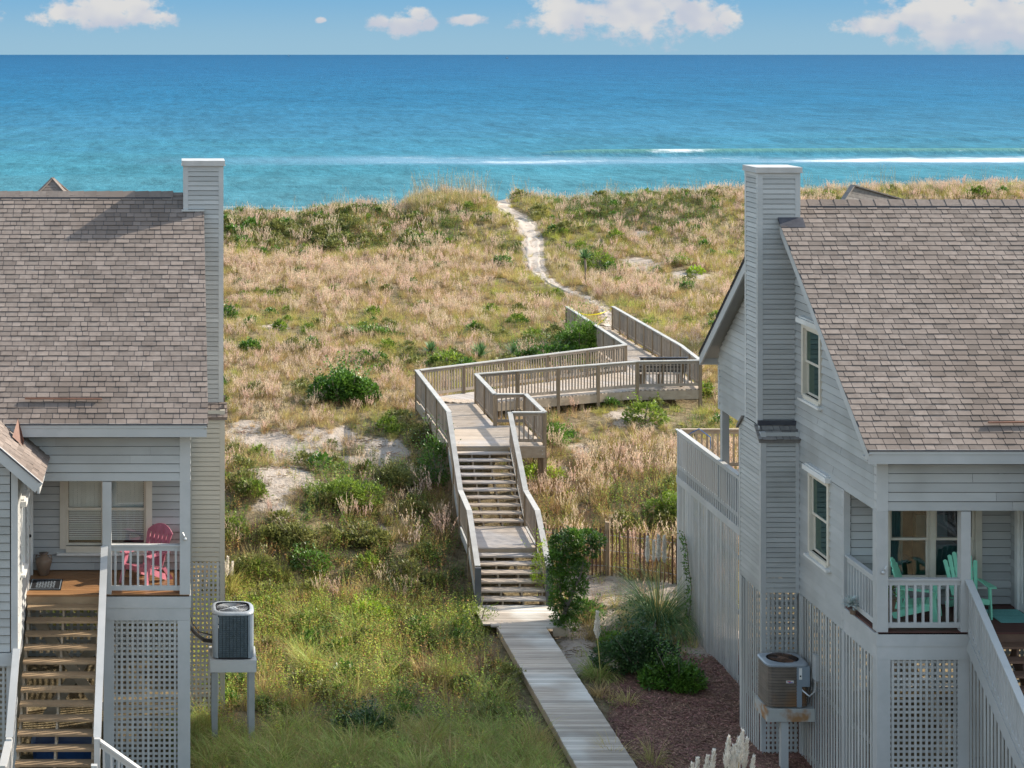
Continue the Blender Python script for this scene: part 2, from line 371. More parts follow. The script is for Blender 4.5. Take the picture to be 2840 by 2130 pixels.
def path_px(u, v, w): p = GP(u, v); PATH.append((p.x, p.y, w))
for a in [(1682, 905, .8), (1690, 880, .6), (1668, 852, .45), (1625, 825, .4), (1560, 800, .55), (1530, 785, .7), (1500, 765, .95), (1480, 735, 1.0), (1478, 700, 1.1), (1478, 665, 1.15), (1462, 632, 1.2), (1440, 605, 1.1), (1412, 588, 1.0), (1392, 572, 1.1), (1383, 558, 1.6), (1375, 553, 2.0)]:
    path_px(a[0], a[1], a[2] * (.82 if a[1] < 760 else .62))
last = PATH[-1]; PATH.append((last[0] - .3, last[1] + 6, 2.0)); PATH.append((last[0] - 1, last[1] + 25, 3))
def path_d(X, Y):
    best = 9
    for (x0, y0, w0), (x1, y1, w1) in zip(PATH, PATH[1:]):
        dx, dy = x1 - x0, y1 - y0; L2 = dx * dx + dy * dy + 1e-6
        t = max(0, min(1, ((X - x0) * dx + (Y - y0) * dy) / L2))
        w = w0 + (w1 - w0) * t
        d = math.hypot(X - x0 - dx * t, Y - y0 - dy * t) - w / 2
        best = min(best, d)
    return best
def sandy(X, Y):
    s = -1.0
    for (x, y, rx, ry, k) in SANDS:
        dx = (X - x) / rx; dy = (Y - y) / ry
        if abs(dx) < 2 and abs(dy) < 2: s = max(s, k * (1 - math.hypot(dx, dy)))
    n = .55 * nz(X, Y, 1.3, 2.2) + .4 * nz(X, Y, .5, 7)
    s = s * .9 + n * 1.15
    if Y > 124: s = max(s, (Y - 124) / 6 + n)
    p = path_d(X, Y)
    if p < 1: s = max(s, .55 - 2.6 * (p + .2 * n))
    return s            # > 0.15 : bare
MULCH = [GP(1945, 1808), GP(1800, 1870), GP(1720, 1895), GP(1660, 1960), GP(1640, 2010)]
def mulchy(X, Y):
    # bark bed in front of the right house
    n = .35 * nz(X, Y, 1.1, 4)
    a = 43.0 - Y + n                                  # back edge
    b = X - (8.75 + n * .6 + max(0, (Y - 37.5)) * .30)           # edge along the walk
    return min(a, b, 13.9 - X)

def grid_mesh(name, xs, ys, zf, attrs):
    vs = []; fs = []; vals = {k: [] for k in attrs}
    for y in ys:
        for x in xs:
            vs.append((x, y, zf(x, y)))
            for k, f in attrs.items(): vals[k].append(f(x, y))
    nx = len(xs)
    for j in range(len(ys) - 1):
        for i in range(nx - 1):
            a = j * nx + i; fs.append((a, a + 1, a + nx + 1, a + nx))
    me = bpy.data.meshes.new(name); me.from_pydata(vs, [], fs)
    for k, v in vals.items():
        a = me.attributes.new(k, 'FLOAT', 'POINT'); a.data.foreach_set('value', v)
    me.polygons.foreach_set('use_smooth', [True] * len(fs)); me.update()
    return me
def steps(segs):
    out = []
    for a, b, s in segs:
        n = max(1, int(round((b - a) / s)))
        out += [a + (b - a) * i / n for i in range(n)]
    out.append(segs[-1][1]); return out

def ground_material():
    m = bpy.data.materials.new('dune_ground'); m.use_nodes = True; nt = m.node_tree; L = nt.links; b = nt.nodes['Principled BSDF']
    b.inputs['Roughness'].default_value = .95; b.inputs['Specular IOR Level'].default_value = .1
    tc = N(nt, 'ShaderNodeTexCoord')
    def nn(s, d=4): 
        n = N(nt, 'ShaderNodeTexNoise', i_Scale=s, i_Detail=float(d), i_Roughness=.65); L.new(tc.outputs['Object'], n.inputs['Vector']); return n.outputs['Fac']
    def ramp(f, *st):
        r = N(nt, 'ShaderNodeValToRGB'); e = r.color_ramp.elements
        e[0].position, e[0].color = st[0][0], (*st[0][1], 1); e[1].position, e[1].color = st[-1][0], (*st[-1][1], 1)
        for p, c in st[1:-1]: q = e.new(p); q.color = (*c, 1)
        L.new(f, r.inputs[0]); return r.outputs[0]
    litter = ramp(nn(5, 8), (.3, (.085, .065, .04)), (.5, (.19, .15, .085)), (.72, (.30, .24, .15)))
    sand = ramp(nn(2.5, 8), (.3, (.32, .265, .215)), (.7, (.45, .385, .325)))
    at = N(nt, 'ShaderNodeAttribute', attribute_name='sand')
    ad = N(nt, 'ShaderNodeMath', operation='MULTIPLY_ADD'); L.new(nn(6, 6), ad.inputs[0]); ad.inputs[1].default_value = .9; ad2 = N(nt, 'ShaderNodeMath', operation='SUBTRACT'); L.new(at.outputs['Fac'], ad2.inputs[0]); ad2.inputs[1].default_value = .45; L.new(ad2.outputs[0], ad.inputs[2])
    mr = N(nt, 'ShaderNodeMapRange', interpolation_type='SMOOTHSTEP'); L.new(ad.outputs[0], mr.inputs[0]); mr.inputs[1].default_value = 0; mr.inputs[2].default_value = .3
    mx = N(nt, 'ShaderNodeMix', data_type='RGBA'); L.new(mr.outputs[0], mx.inputs[0]); L.new(litter, mx.inputs[6]); L.new(sand, mx.inputs[7])
    L.new(mx.outputs[2], b.inputs['Base Color'])
    bp = N(nt, 'ShaderNodeBump', i_Strength=1.0, i_Distance=.14); L.new(nn(3.2, 7), bp.inputs['Height']); L.new(bp.outputs[0], b.inputs['Normal'])
    return m
xs = steps([(-500, -60, 40), (-60, -8, 3), (-8, 22, .3), (22, 60, .6), (60, 120, 6), (120, 900, 60)])
ys = steps([(-60, 30, 5), (30, 70, .3), (70, 126, .4), (126, 200, 2), (200, 400, 20)])
me = grid_mesh('ground', xs, ys, H, {'sand': lambda x, y: sandy(x, y) if -10 < x < 66 else .3})
ground = bpy.data.objects.new('ground', me); me.materials.append(ground_material()); COL.objects.link(ground); tag(ground, kind='structure')

# far sea bed / earth sheet to the horizon
mb = MB(); mb.face([(-60000, -2000, -13.5), (60000, -2000, -13.5), (60000, 60000, -13.5), (-60000, 60000, -13.5)])
tag(mb.build('ground', mat('seabed', (.2, .18, .13))), kind='structure')

# sandy footpath over the dune
def ribbon(name, material, pts, over, n=7, jit=.15):
    vs = []; fs = []
    dense = []
    for (x0, y0, w0), (x1, y1, w1) in zip(pts, pts[1:]):
        k = max(2, int(math.hypot(x1 - x0, y1 - y0) / .4))
        for i in range(k): t = i / k; dense.append((x0 + (x1 - x0) * t, y0 + (y1 - y0) * t, w0 + (w1 - w0) * t))
    for i, (x, y, w) in enumerate(dense):
        a = dense[max(0, i - 2)]; b = dense[min(len(dense) - 1, i + 2)]
        d = Vector((b[0] - a[0], b[1] - a[1])).normalized(); sx, sy = d.y, -d.x
        w *= 1 + jit * 2 * nz(x, y, .8, 11)
        for k in range(n):
            o = (k / (n - 1) - .5) * w; X, Y = x + sx * o, y + sy * o
            edge = 1 - abs(k / (n - 1) - .5) * 2
            vs.append((X, Y, H(X, Y) + over * (1 if edge > .01 else -1.5) - .03 * edge + .05 * nz(X, Y, .4, 8)))
    for i in range(len(dense) - 1):
        for k in range(n - 1):
            a = i * n + k; fs.append((a, a + 1, a + n + 1, a + n))
    me = bpy.data.meshes.new(name); me.from_pydata(vs, [], fs); me.materials.append(material)
    me.polygons.foreach_set('use_smooth', [True] * len(fs))
    o = bpy.data.objects.new(name, me); COL.objects.link(o); tag(o, kind='structure'); return o
sandm = mat('path_sand', (.38, .325, .275), (.50, .44, .38), 2.5, .95, 0, bump=1.0, spec=.05, detail=8)
ribbon('path', sandm, PATH, .035, n=9, jit=.3)

# bark mulch bed
mxs = steps([(8.2, 14.2, .15)]); mys = steps([(28, 44, .15)])
vs = []; idx = {}; fs = []
for j, y in enumerate(mys):
    for i, x in enumerate(mxs):
        e = mulchy(x, y)
        vs.append((x, y, H(x, y) + min(.05, .15 * e) + .03 * nz(x, y, .25, 6)))
nx = len(mxs)
for j in range(len(mys) - 1):
    for i in range(nx - 1):
        if mulchy(mxs[i] + .07, mys[j] + .07) > 0: a = j * nx + i; fs.append((a, a + 1, a + nx + 1, a + nx))
me = bpy.data.meshes.new('mulch_bed'); me.from_pydata(vs, [], fs)
mm = mat('bark_mulch', (.095, .04, .028), (.30, .165, .125), 11, .95, 0, bump=1.5, spec=.1, detail=9)
me.materials.append(mm); o = bpy.data.objects.new('mulch_bed', me); COL.objects.link(o); tag(o, kind='structure')

# ------------------------------------------------------------------ sea
SEA = -2.75
def wave_y(X): return 291 + .06 * (X - 70) + 2.2 * nz(X, 0, 35, 3)
def sea_z(X, Y):
    z = .05 * nz(X, Y, 9, 2) + .10 * math.sin(Y / 4.5 + 2.2 * nz(X, Y, 40, 6)) * sst(Y, 185, 210) * (1 - sst(Y, 420, 620))
    k = sst(X, 48, 66) * (1 - .5 * sst(X, 150, 200))
    d = Y - wave_y(X)
    z += .95 * k * math.exp(-(d / (3.2 if d > 0 else 1.5)) ** 2)
    d2 = Y - (262 + .05 * X + 3 * nz(X, 0, 30, 8)); z += .28 * math.exp(-(d2 / 3) ** 2) * (.6 + .6 * nz(X, 3, 25, 1))
    d3 = Y - (222 + .03 * X + 2 * nz(X, 0, 20, 12)); z += .25 * math.exp(-(d3 / 2.2) ** 2)
    d4 = Y - (338 + .05 * X + 4 * nz(X, 0, 60, 9)); z += .42 * math.exp(-(d4 / 5) ** 2) * (.6 + .8 * nz(X, 5, 50, 2))
    return SEA + z * sst(Y, 176, 190)
def foam(X, Y):
    f = 0
    k = sst(X, 52, 62)
    d = Y - wave_y(X)
    brk = max(math.exp(-((X - 78) / 6) ** 2), .75 * sst(X, 118, 122) * (.5 + .9 * nz(X, 0, 8, 3)), .35 * (nz(X, 1, 6, 8) > .25))
    f = max(f, .92 * k * brk * math.exp(-((d + .6) / 1.0) ** 2))
    # spent wash of the wave before it
    c = 274 + .03 * X + 2.5 * nz(X, 0, 16, 4)
    w = 6.5 if X > 92 else 4.5
    band = math.exp(-(((Y - c) - (3 if X > 92 else 0)) / w) ** 2)
    f = max(f, band * (.88 * sst(X, 84, 104) * (.75 + .5 * nz(X, Y, 5, 9)) + .36 * sst(X, 10, 34) * (1 - sst(X, 50, 80)) + .26 * (X > 45)))
    f = max(f, .36 * sst(X, 0, 40) * math.exp(-((Y - 283) / 8) ** 2))
    f = max(f, .9 * math.exp(-((Y - 188 - 1.5 * nz(X, 0, 5, 4)) / 1.6) ** 2), .5 * math.exp(-((Y - 193 - 1.5 * nz(X, 0, 8, 4)) / 1.2) ** 2))
    return f
sxs = steps([(-9000, -600, 700), (-600, -60, 30), (-60, 240, 1.5), (240, 600, 30), (600, 9000, 700)])
sys_ = steps([(172, 186, 1.5), (186, 300, .55), (300, 360, 1.2), (360, 620, 8), (620, 2000, 60), (2000, 18000, 1000)])
me = grid_mesh('water', sxs, sys_, sea_z, {'foam': lambda x, y: foam(x, y) if -60 <= x <= 240 and y < 360 else 0, 'wash': lambda x, y: math.exp(-((y - 276 - 2 * nz(x, 0, 30, 5)) / 10) ** 2) * sst(x, -15, 40) * (.95 + .5 * nz(x, y, 12, 7)) if y < 420 else 0, 'crest': lambda x, y: sst(sea_z(x, y) - SEA, .35, .9) if y < 420 else 0})
# sheet beyond, to the horizon
def sea_material():
    m = bpy.data.materials.new('sea'); m.use_nodes = True; nt = m.node_tree; L = nt.links; b = nt.nodes['Principled BSDF']
    geo = N(nt, 'ShaderNodeNewGeometry'); sp = N(nt, 'ShaderNodeSeparateXYZ'); L.new(geo.outputs['Position'], sp.inputs[0])
    lg = N(nt, 'ShaderNodeMath', operation='LOGARITHM'); lg.inputs[1].default_value = 10; L.new(sp.outputs[1], lg.inputs[0])
    # the bottom drops away: green shallows, then blue water
    def no(sc, st, d=3.0, r=.6):
        mp = N(nt, 'ShaderNodeMapping'); mp.inputs['Scale'].default_value = st; L.new(geo.outputs['Position'], mp.inputs[0])
        n = N(nt, 'ShaderNodeTexNoise', i_Scale=sc, i_Detail=d, i_Roughness=r); L.new(mp.outputs[0], n.inputs['Vector']); return n.outputs['Fac']
    w1 = N(nt, 'ShaderNodeMath', operation='MULTIPLY_ADD'); L.new(no(.05, (.22, 1, 1), 4), w1.inputs[0]); w1.inputs[1].default_value = .22; L.new(lg.outputs[0], w1.inputs[2])
    mr = N(nt, 'ShaderNodeMapRange'); mr.inputs[1].default_value = 2.35; mr.inputs[2].default_value = 4.1; L.new(w1.outputs[0], mr.inputs[0])
    cr = N(nt, 'ShaderNodeValToRGB'); e = cr.color_ramp.elements
    e[0].position = 0; e[0].color = (.06, .165, .20, 1); e[1].position = 1; e[1].color = (.008, .073, .162, 1)
    for p, c in ((.10, (.038, .155, .205)), (.20, (.032, .135, .215)), (.32, (.016, .108, .20)), (.55, (.012, .09, .187))): q = e.new(p); q.color = (*c, 1)
    L.new(mr.outputs[0], cr.inputs[0])
    # wind ripples and cat's paws, in perspective-scaled patches
    rip = no(1.0, (.7, .35, 1), 5, .75); rip2 = no(1.0, (.30, .055, 1), 3, .75); rip3 = no(1.0, (.035, .010, 1), 5, .75)
    s1 = N(nt, 'ShaderNodeMath', operation='ADD'); L.new(rip, s1.inputs[0]); L.new(rip2, s1.inputs[1])
    s2 = N(nt, 'ShaderNodeMath', operation='MULTIPLY_ADD'); L.new(rip3, s2.inputs[0]); s2.inputs[1].default_value = .6; L.new(s1.outputs[0], s2.inputs[2])
    v = N(nt, 'ShaderNodeMath', operation='MULTIPLY_ADD'); L.new(s2.outputs[0], v.inputs[0]); v.inputs[1].default_value = 1.15; v.inputs[2].default_value = -.495
    hs = N(nt, 'ShaderNodeHueSaturation'); L.new(cr.outputs[0], hs.inputs['Color']); L.new(v.outputs[0], hs.inputs['Value'])
    a2 = N(nt, 'ShaderNodeAttribute', attribute_name='crest'); m2 = N(nt, 'ShaderNodeMix', data_type='RGBA'); L.new(a2.outputs['Fac'], m2.inputs[0]); a3 = N(nt, 'ShaderNodeAttribute', attribute_name='wash'); m3 = N(nt, 'ShaderNodeMix', data_type='RGBA'); L.new(a3.outputs['Fac'], m3.inputs[0]); L.new(hs.outputs[0], m3.inputs[6]); m3.inputs[7].default_value = (.12, .235, .32, 1); L.new(m3.outputs[2], m2.inputs[6]); m2.inputs[7].default_value = (.085, .21, .20, 1)
    at = N(nt, 'ShaderNodeAttribute', attribute_name='foam')
    fa = N(nt, 'ShaderNodeMath', operation='MULTIPLY_ADD'); L.new(no(.9, (.35, 1, 1), 7, .75), fa.inputs[0]); fa.inputs[1].default_value = 1.5
    fs = N(nt, 'ShaderNodeMath', operation='SUBTRACT'); L.new(at.outputs['Fac'], fs.inputs[0]); fs.inputs[1].default_value = 1.25; L.new(fs.outputs[0], fa.inputs[2])
    fm = N(nt, 'ShaderNodeMapRange', interpolation_type='SMOOTHSTEP'); fm.inputs[1].default_value = -.2; fm.inputs[2].default_value = .6; L.new(fa.outputs[0], fm.inputs[0])
    mx = N(nt, 'ShaderNodeMix', data_type='RGBA'); L.new(fm.outputs[0], mx.inputs[0]); L.new(m2.outputs[2], mx.inputs[6]); mx.inputs[7].default_value = (.62, .66, .70, 1)
    L.new(mx.outputs[2], b.inputs['Base Color'])
    b.inputs['Roughness'].default_value = .6; b.inputs['Specular IOR Level'].default_value = .02; b.inputs['IOR'].default_value = 1.33
    bp = N(nt, 'ShaderNodeBump', i_Strength=.9, i_Distance=.35); L.new(rip, bp.inputs['Height']); L.new(bp.outputs[0], b.inputs['Normal'])
    return m
seam = sea_material(); me.materials.append(seam)
o = bpy.data.objects.new('water', me); COL.objects.link(o); tag(o, kind='structure')
mb = MB(); mb.face([(-45000, 17990, SEA), (45000, 17990, SEA), (45000, 45000, SEA), (-45000, 45000, SEA)])
tag(mb.build('water', seam), kind='structure')
# ================================================================== houses
GZ = -.95
class House:
    def __init__(s, ox, oy, sg, label, paint, porch, stair):
        s.ox, s.oy, s.sg = ox, oy, sg; s.flip = sg < 0
        s.root = thing('beach_house', (ox, oy, GZ), label, 'house', 'grey beach houses on either side of the boardwalk')
        s.paint, s.porch, s.stair = paint, porch, stair
    def P(s, x, y, z): return Vector((s.ox + s.sg * x, s.oy + y, z))
    def box(s, mb, x0, x1, y0, y1, z0, z1, **k): mb.box(s.ox + s.sg * x0, s.ox + s.sg * x1, s.oy + y0, s.oy + y1, z0, z1, **k)
    def out(s, mb, name, material, parent=None, label=None, smooth=False):
        return mb.build(name, material, parent or s.root, label, smooth)

def lap(mb, O, U, Nn, lim, z0, z1, h, holes=(), proud=.026):
    """lapped boards: O origin, U along the wall, Nn outward; lim(z) -> (u0, u1); holes (u0, u1, z0, z1)"""
    O = Vector(O); U = Vector(U); Nn = Vector(Nn)
    z = z0
    while z < z1 - 1e-4:
        zb = min(z + h, z1)
        cuts = sorted({z, zb} | {c for q in holes for c in (q[2], q[3]) if z < c < zb})
        tone = random.random(); first = True
        for a, b in zip(cuts, cuts[1:]):
            oa = proud * (1 - (a - z) / h) + .002; ob = proud * (1 - (b - z) / h) + .002
            la, lb = lim(a), lim(b)
            L0 = (la[0], lb[0]); L1 = (la[1], lb[1])
            if L1[0] <= L0[0] and L1[1] <= L0[1]: continue
            iv = []; cur = L0
            for q in sorted(holes):
                if q[2] < (a + b) / 2 < q[3]:
                    if q[0] > max(cur): iv.append((cur, (q[0], q[0])))
                    cur = (max(cur[0], q[1]), max(cur[1], q[1]))
            iv.append((cur, L1))
            for (A, B) in iv:
                if B[0] <= A[0] and B[1] <= A[1]: continue
                def pt(u, zz, o): return O + U * u + Nn * o + Vector((0, 0, zz))
                a2 = a + ((.017 if h > .12 else .013) if abs(a - z) < 1e-6 else 0)
                lo_, hi_ = max(A) + .5, min(B) - .5
                if hi_ - lo_ > 1.2 and random.random() < .75:      # butt joint
                    j_ = random.uniform(lo_, hi_)
                    mb.face([pt(A[0], a2, oa), pt(j_ - .003, a2, oa), pt(j_ - .003, b, ob), pt(A[1], b, ob)], tone)
                    mb.face([pt(j_ + .003, a2, oa), pt(B[0], a2, oa), pt(B[1], b, ob), pt(j_ + .003, b, ob)], random.random())
                    mb.face([pt(j_ - .003, a2, oa - .008), pt(j_ + .003, a2, oa - .008), pt(j_ + .003, b, ob - .008), pt(j_ - .003, b, ob - .008)], 0)
                else: mb.face([pt(A[0], a2, oa), pt(B[0], a2, oa), pt(B[1], b, ob), pt(A[1], b, ob)], tone)
                if a2 > a:      # recess added as a shadow line under the board, faces toned darkest
                    mb.face([pt(A[0], a2, -.02), pt(B[0], a2, -.02), pt(B[0], a2, oa), pt(A[0], a2, oa)], 0)
                    mb.face([pt(A[0], a, -.02), pt(B[0], a, -.02), pt(B[0], a2, -.02), pt(A[0], a2, -.02)], 0)
        z = zb

def window(h, O, U, Nn, u0, u1, z0, z1, sill=True, blinds='blind', head=True, split=.5, cas=.09, units=1, label=None, frame='window_frame', bare=0.3, gl='glass'):
    """double-hung window set in a wall opening; frame > pane, blind"""
    O = Vector(O); U = Vector(U); Nn = Vector(Nn); f = MB()
    def B(mb, a, b, c, d, n0, n1, tone=None):
        p = [O + U * u + Nn * n + Vector((0, 0, z)) for (u, n, z) in ((a, n0, c), (b, n0, c), (b, n1, c), (a, n1, c), (a, n0, d), (b, n0, d), (b, n1, d), (a, n1, d))]
        mb.hexa(p, tone)
    B(f, u0 - cas, u0, z0 - cas * .4, z1 + cas, 0, .045); B(f, u1, u1 + cas, z0 - cas * .4, z1 + cas, 0, .045); B(f, u0, u1, z1, z1 + cas, 0, .044)
    B(f, u0, u1, z0 - cas, z0, 0, .05)
    wu = (u1 - u0) / units; panes = []
    for k in range(units):
        a, b = u0 + k * wu, u0 + (k + 1) * wu
        if k: B(f, a - .05, a + .05, z0, z1, -.05, .043)
        m = z0 + (z1 - z0) * split; a2 = a + (.05 if k else 0); b2 = b - (.05 if k < units - 1 else 0)
        t = .045
        for (za, zb, n0) in ((m - t / 2, z1, -.045), (z0, m + t / 2, -.085)):
            B(f, a2, a2 + t, za, zb, n0, n0 + .035); B(f, b2 - t, b2, za, zb, n0, n0 + .035)
            B(f, a2 + t, b2 - t, za, za + t, n0, n0 + .035); B(f, a2 + t, b2 - t, zb - t, zb, n0, n0 + .035)
            panes.append((a2 + t, b2 - t, za + t, zb - t, n0 + .015))
        # reveal
        B(f, a2 - .012, a2 - .002, z0, z1, -.1, 0); B(f, b2 + .002, b2 + .012, z0, z1, -.1, 0)
    w = h.out(f, 'window', M[frame], label=label)
    if sill:
        s_ = MB(); B(s_, u0 - cas - .06, u1 + cas + .06, z0 - cas - .045, z0 - cas - .002, 0, .11); 
        h.out(s_, 'sill', M['white'], w)
    if head:
        s_ = MB(); B(s_, u0 - cas - .08, u1 + cas + .08, z1 + cas + .004, z1 + cas + .10, 0, .13); B(s_, u0 - cas - .02, u1 + cas + .02, z1 + cas + .104, z1 + cas + .13, 0, .09)
        h.out(s_, 'hood', M['white'], w)
    for (a, b, c, d, n0) in panes:
        g = MB(); p = [O + U * u + Nn * n0 + Vector((0, 0, z)) for (u, z) in ((a, c), (b, c), (b, d), (a, d))]; g.face(p); h.out(g, 'pane', M[gl], w)
    if blinds:
        bm = MB(); z = z0 + (z1 - z0) * (bare if blinds == 'blind' else 0)
        while z < z1 - .03:
            p = [O + U * u + Nn * n + Vector((0, 0, zz)) for (u, n, zz) in ((u0 + .05, -.13, z), (u1 - .05, -.13, z), (u1 - .05, -.115, z + .036), (u0 + .05, -.115, z + .036))]
            bm.face(p); z += .043
        h.out(bm, 'blind', M['blind'] if blinds == 'blind' else M['curtain'], w)
    return w

def lattice(mb, O, U, Nn, u0, u1, z0, z1, sp=.1, w=.046, square=True, t=.01):
    O = Vector(O); U = Vector(U); Nn = Vector(Nn)
    def B(a, b, c, d, n0, n1):
        p = [O + U * u + Nn * n + Vector((0, 0, z)) for (u, n, z) in ((a, n0, c), (b, n0, c), (b, n1, c), (a, n1, c), (a, n0, d), (b, n0, d), (b, n1, d), (a, n1, d))]
        mb.hexa(p)
    n = int((u1 - u0) / sp); 
    for i in range(n + 1):
        u = u0 + (i + .5) * (u1 - u0) / (n + 1); jz = random.uniform(-.004, .004); ww = w * random.uniform(.9, 1.08)
        B(u - ww / 2 + jz, u + ww / 2 + jz, z0, z1, t, 2 * t)
    if square:
        n = int((z1 - z0) / sp)
        for i in range(n + 1):
            z = z0 + (i + .5) * (z1 - z0) / (n + 1) + random.uniform(-.004, .004)
            B(u0, u1, z - w / 2, z + w / 2, 0, t - .0015)

def shingle_slope(h, mb, x0, x1, ya, za, yb, zb, up=(0, 0, 1), step=.134, holes=(), grow=1):
    """courses of tabs from the eave (ya, za) to the ridge (yb, zb), local coordinates"""
    L = math.hypot(yb - ya, zb - za); dy, dz = (yb - ya) / L, (zb - za) / L
    ny, nz_ = (-dz, dy) if dy > 0 else (dz, -dy)          # outward normal
    if nz_ < 0: ny, nz_ = -ny, -nz_
    mb.face([h.P(x0 + .01, ya + dy * .01 + ny * .001, za + dz * .01 + nz_ * .001), h.P(x1, ya + dy * .01 + ny * .001, za + dz * .01 + nz_ * .001), h.P(x1, yb + ny * .001, zb + nz_ * .001), h.P(x0 + .01, yb + ny * .001, zb + nz_ * .001)], .2, 1)
    k = 0; s = 0.0
    while s < L - .01:
        e = min(s + step, L); x = x0 - random.uniform(0, .2) ; wob = random.uniform(-.004, .004)
        while x < x1:
            w = random.choice((.13, .17, .2, .23, .25, .28)) * random.uniform(.92, 1.08)
            a = max(x, x0); b = min(x + w - .011, x1)
            if b - a > .015:
                thick = random.choice((.012, .013, .019)); lo = s - .004 + wob + random.uniform(-.004, .004); 
                skip = any(q[0] < (a + b) / 2 < q[1] and q[2] < s < q[3] for q in holes)
                if not skip:
                    tone = random.choice((.1, .35, .5, .62, .8, .95)) + random.uniform(-.08, .08)
                    def P(x_, t_, n_): return h.P(x_, ya + dy * t_ + ny * n_, za + dz * t_ + nz_ * n_)
                    top = [P(a, lo, thick + .003), P(b, lo, thick + .003), P(b, e, .004), P(a, e, .004)]
                    mb.face(top, tone); mb.face([P(a, lo, -.002), P(b, lo, -.002), P(b, lo, thick + .003), P(a, lo, thick + .003)], tone * .4)  # butt faces toned darker, adding to the shadow line under each tab
                    mb.face([P(b, lo, 0), P(b, e, 0), P(b, e, .004), P(b, lo, thick + .003)], tone * .5); mb.face([P(a, lo, 0), P(a, e, 0), P(a, e, .004), P(a, lo, thick + .003)], tone * .5)
            x += w
        s = e

def railing(h, name, A, B, z0, z1, parent=None, sp=.115, w=.035, cap=.10, inset=0, material='trim', drop=0.0, capm=None, both=False):
    """A, B world points of the floor line; z0/z1 heights of bottom and top rails above it (may slope)"""
    mb = MB(); A = Vector(A); B = Vector(B); d = (B - A); Lh = math.hypot(d.x, d.y)
    up0 = Vector((0, 0, 1))
    mb.beam(A + up0 * (z1 - .075), B + up0 * (z1 - .075), .04, .09)
    mb.beam(A + up0 * (z0 + .045), B + up0 * (z0 + .045), .04, .09)
    n = max(1, int(Lh / sp))
    sd = d.cross(up0).normalized() * (.0)
    for i in range(n):
        t = (i + .5) / n; p = A + d * t + sd; ww = w * random.uniform(.94, 1.06)
        lean = Vector((random.uniform(-.004, .004), random.uniform(-.004, .004), 0))
        mb.beam(p + up0 * (z0 + .09 - drop), p + up0 * (z1 - .12) + lean, ww, ww, up=(d.x, d.y, 0))
    r = mb.build(name, M[material], parent)
    mb = MB(); mb.beam(A + up0 * (z1 - .015), B + up0 * (z1 - .015), cap, .032)
    mb.build('handrail_cap', M[capm or material], r)
    return r

def stairs(h, x0, x1, ytop, ztop, n, rise=.172, run=.25, material='stair_brown', stringer='stair_brown'):
    for i in range(n):
        z = ztop - (i + 1) * rise; y = ytop - (i + 1) * run
        mb = MB(); h.box(mb, x0, x1, y - .02, y + run * .5 - .012, z - .04, z); h.box(mb, x0, x1, y + run * .5 - .006, y + run, z - .04, z)
        h.out(mb, 'tread', M[material])
    mb = MB()
    for x in (x0 + .03, (x0 + x1) / 2, x1 - .03):
        a = h.P(x, ytop, ztop - .18 - rise); b = h.P(x, ytop - n * run, ztop - n * rise - .18 - .1)
        mb.beam(a, b, .045, .24)
        for i in range(n):
            z = ztop - (i + 1) * rise; y = ytop - (i + 1) * run
            h.box(mb, x - .02, x + .02, y + .02, y + run - .01, z - .20, z - .045)
    h.out(mb, 'stringers', M[stringer])

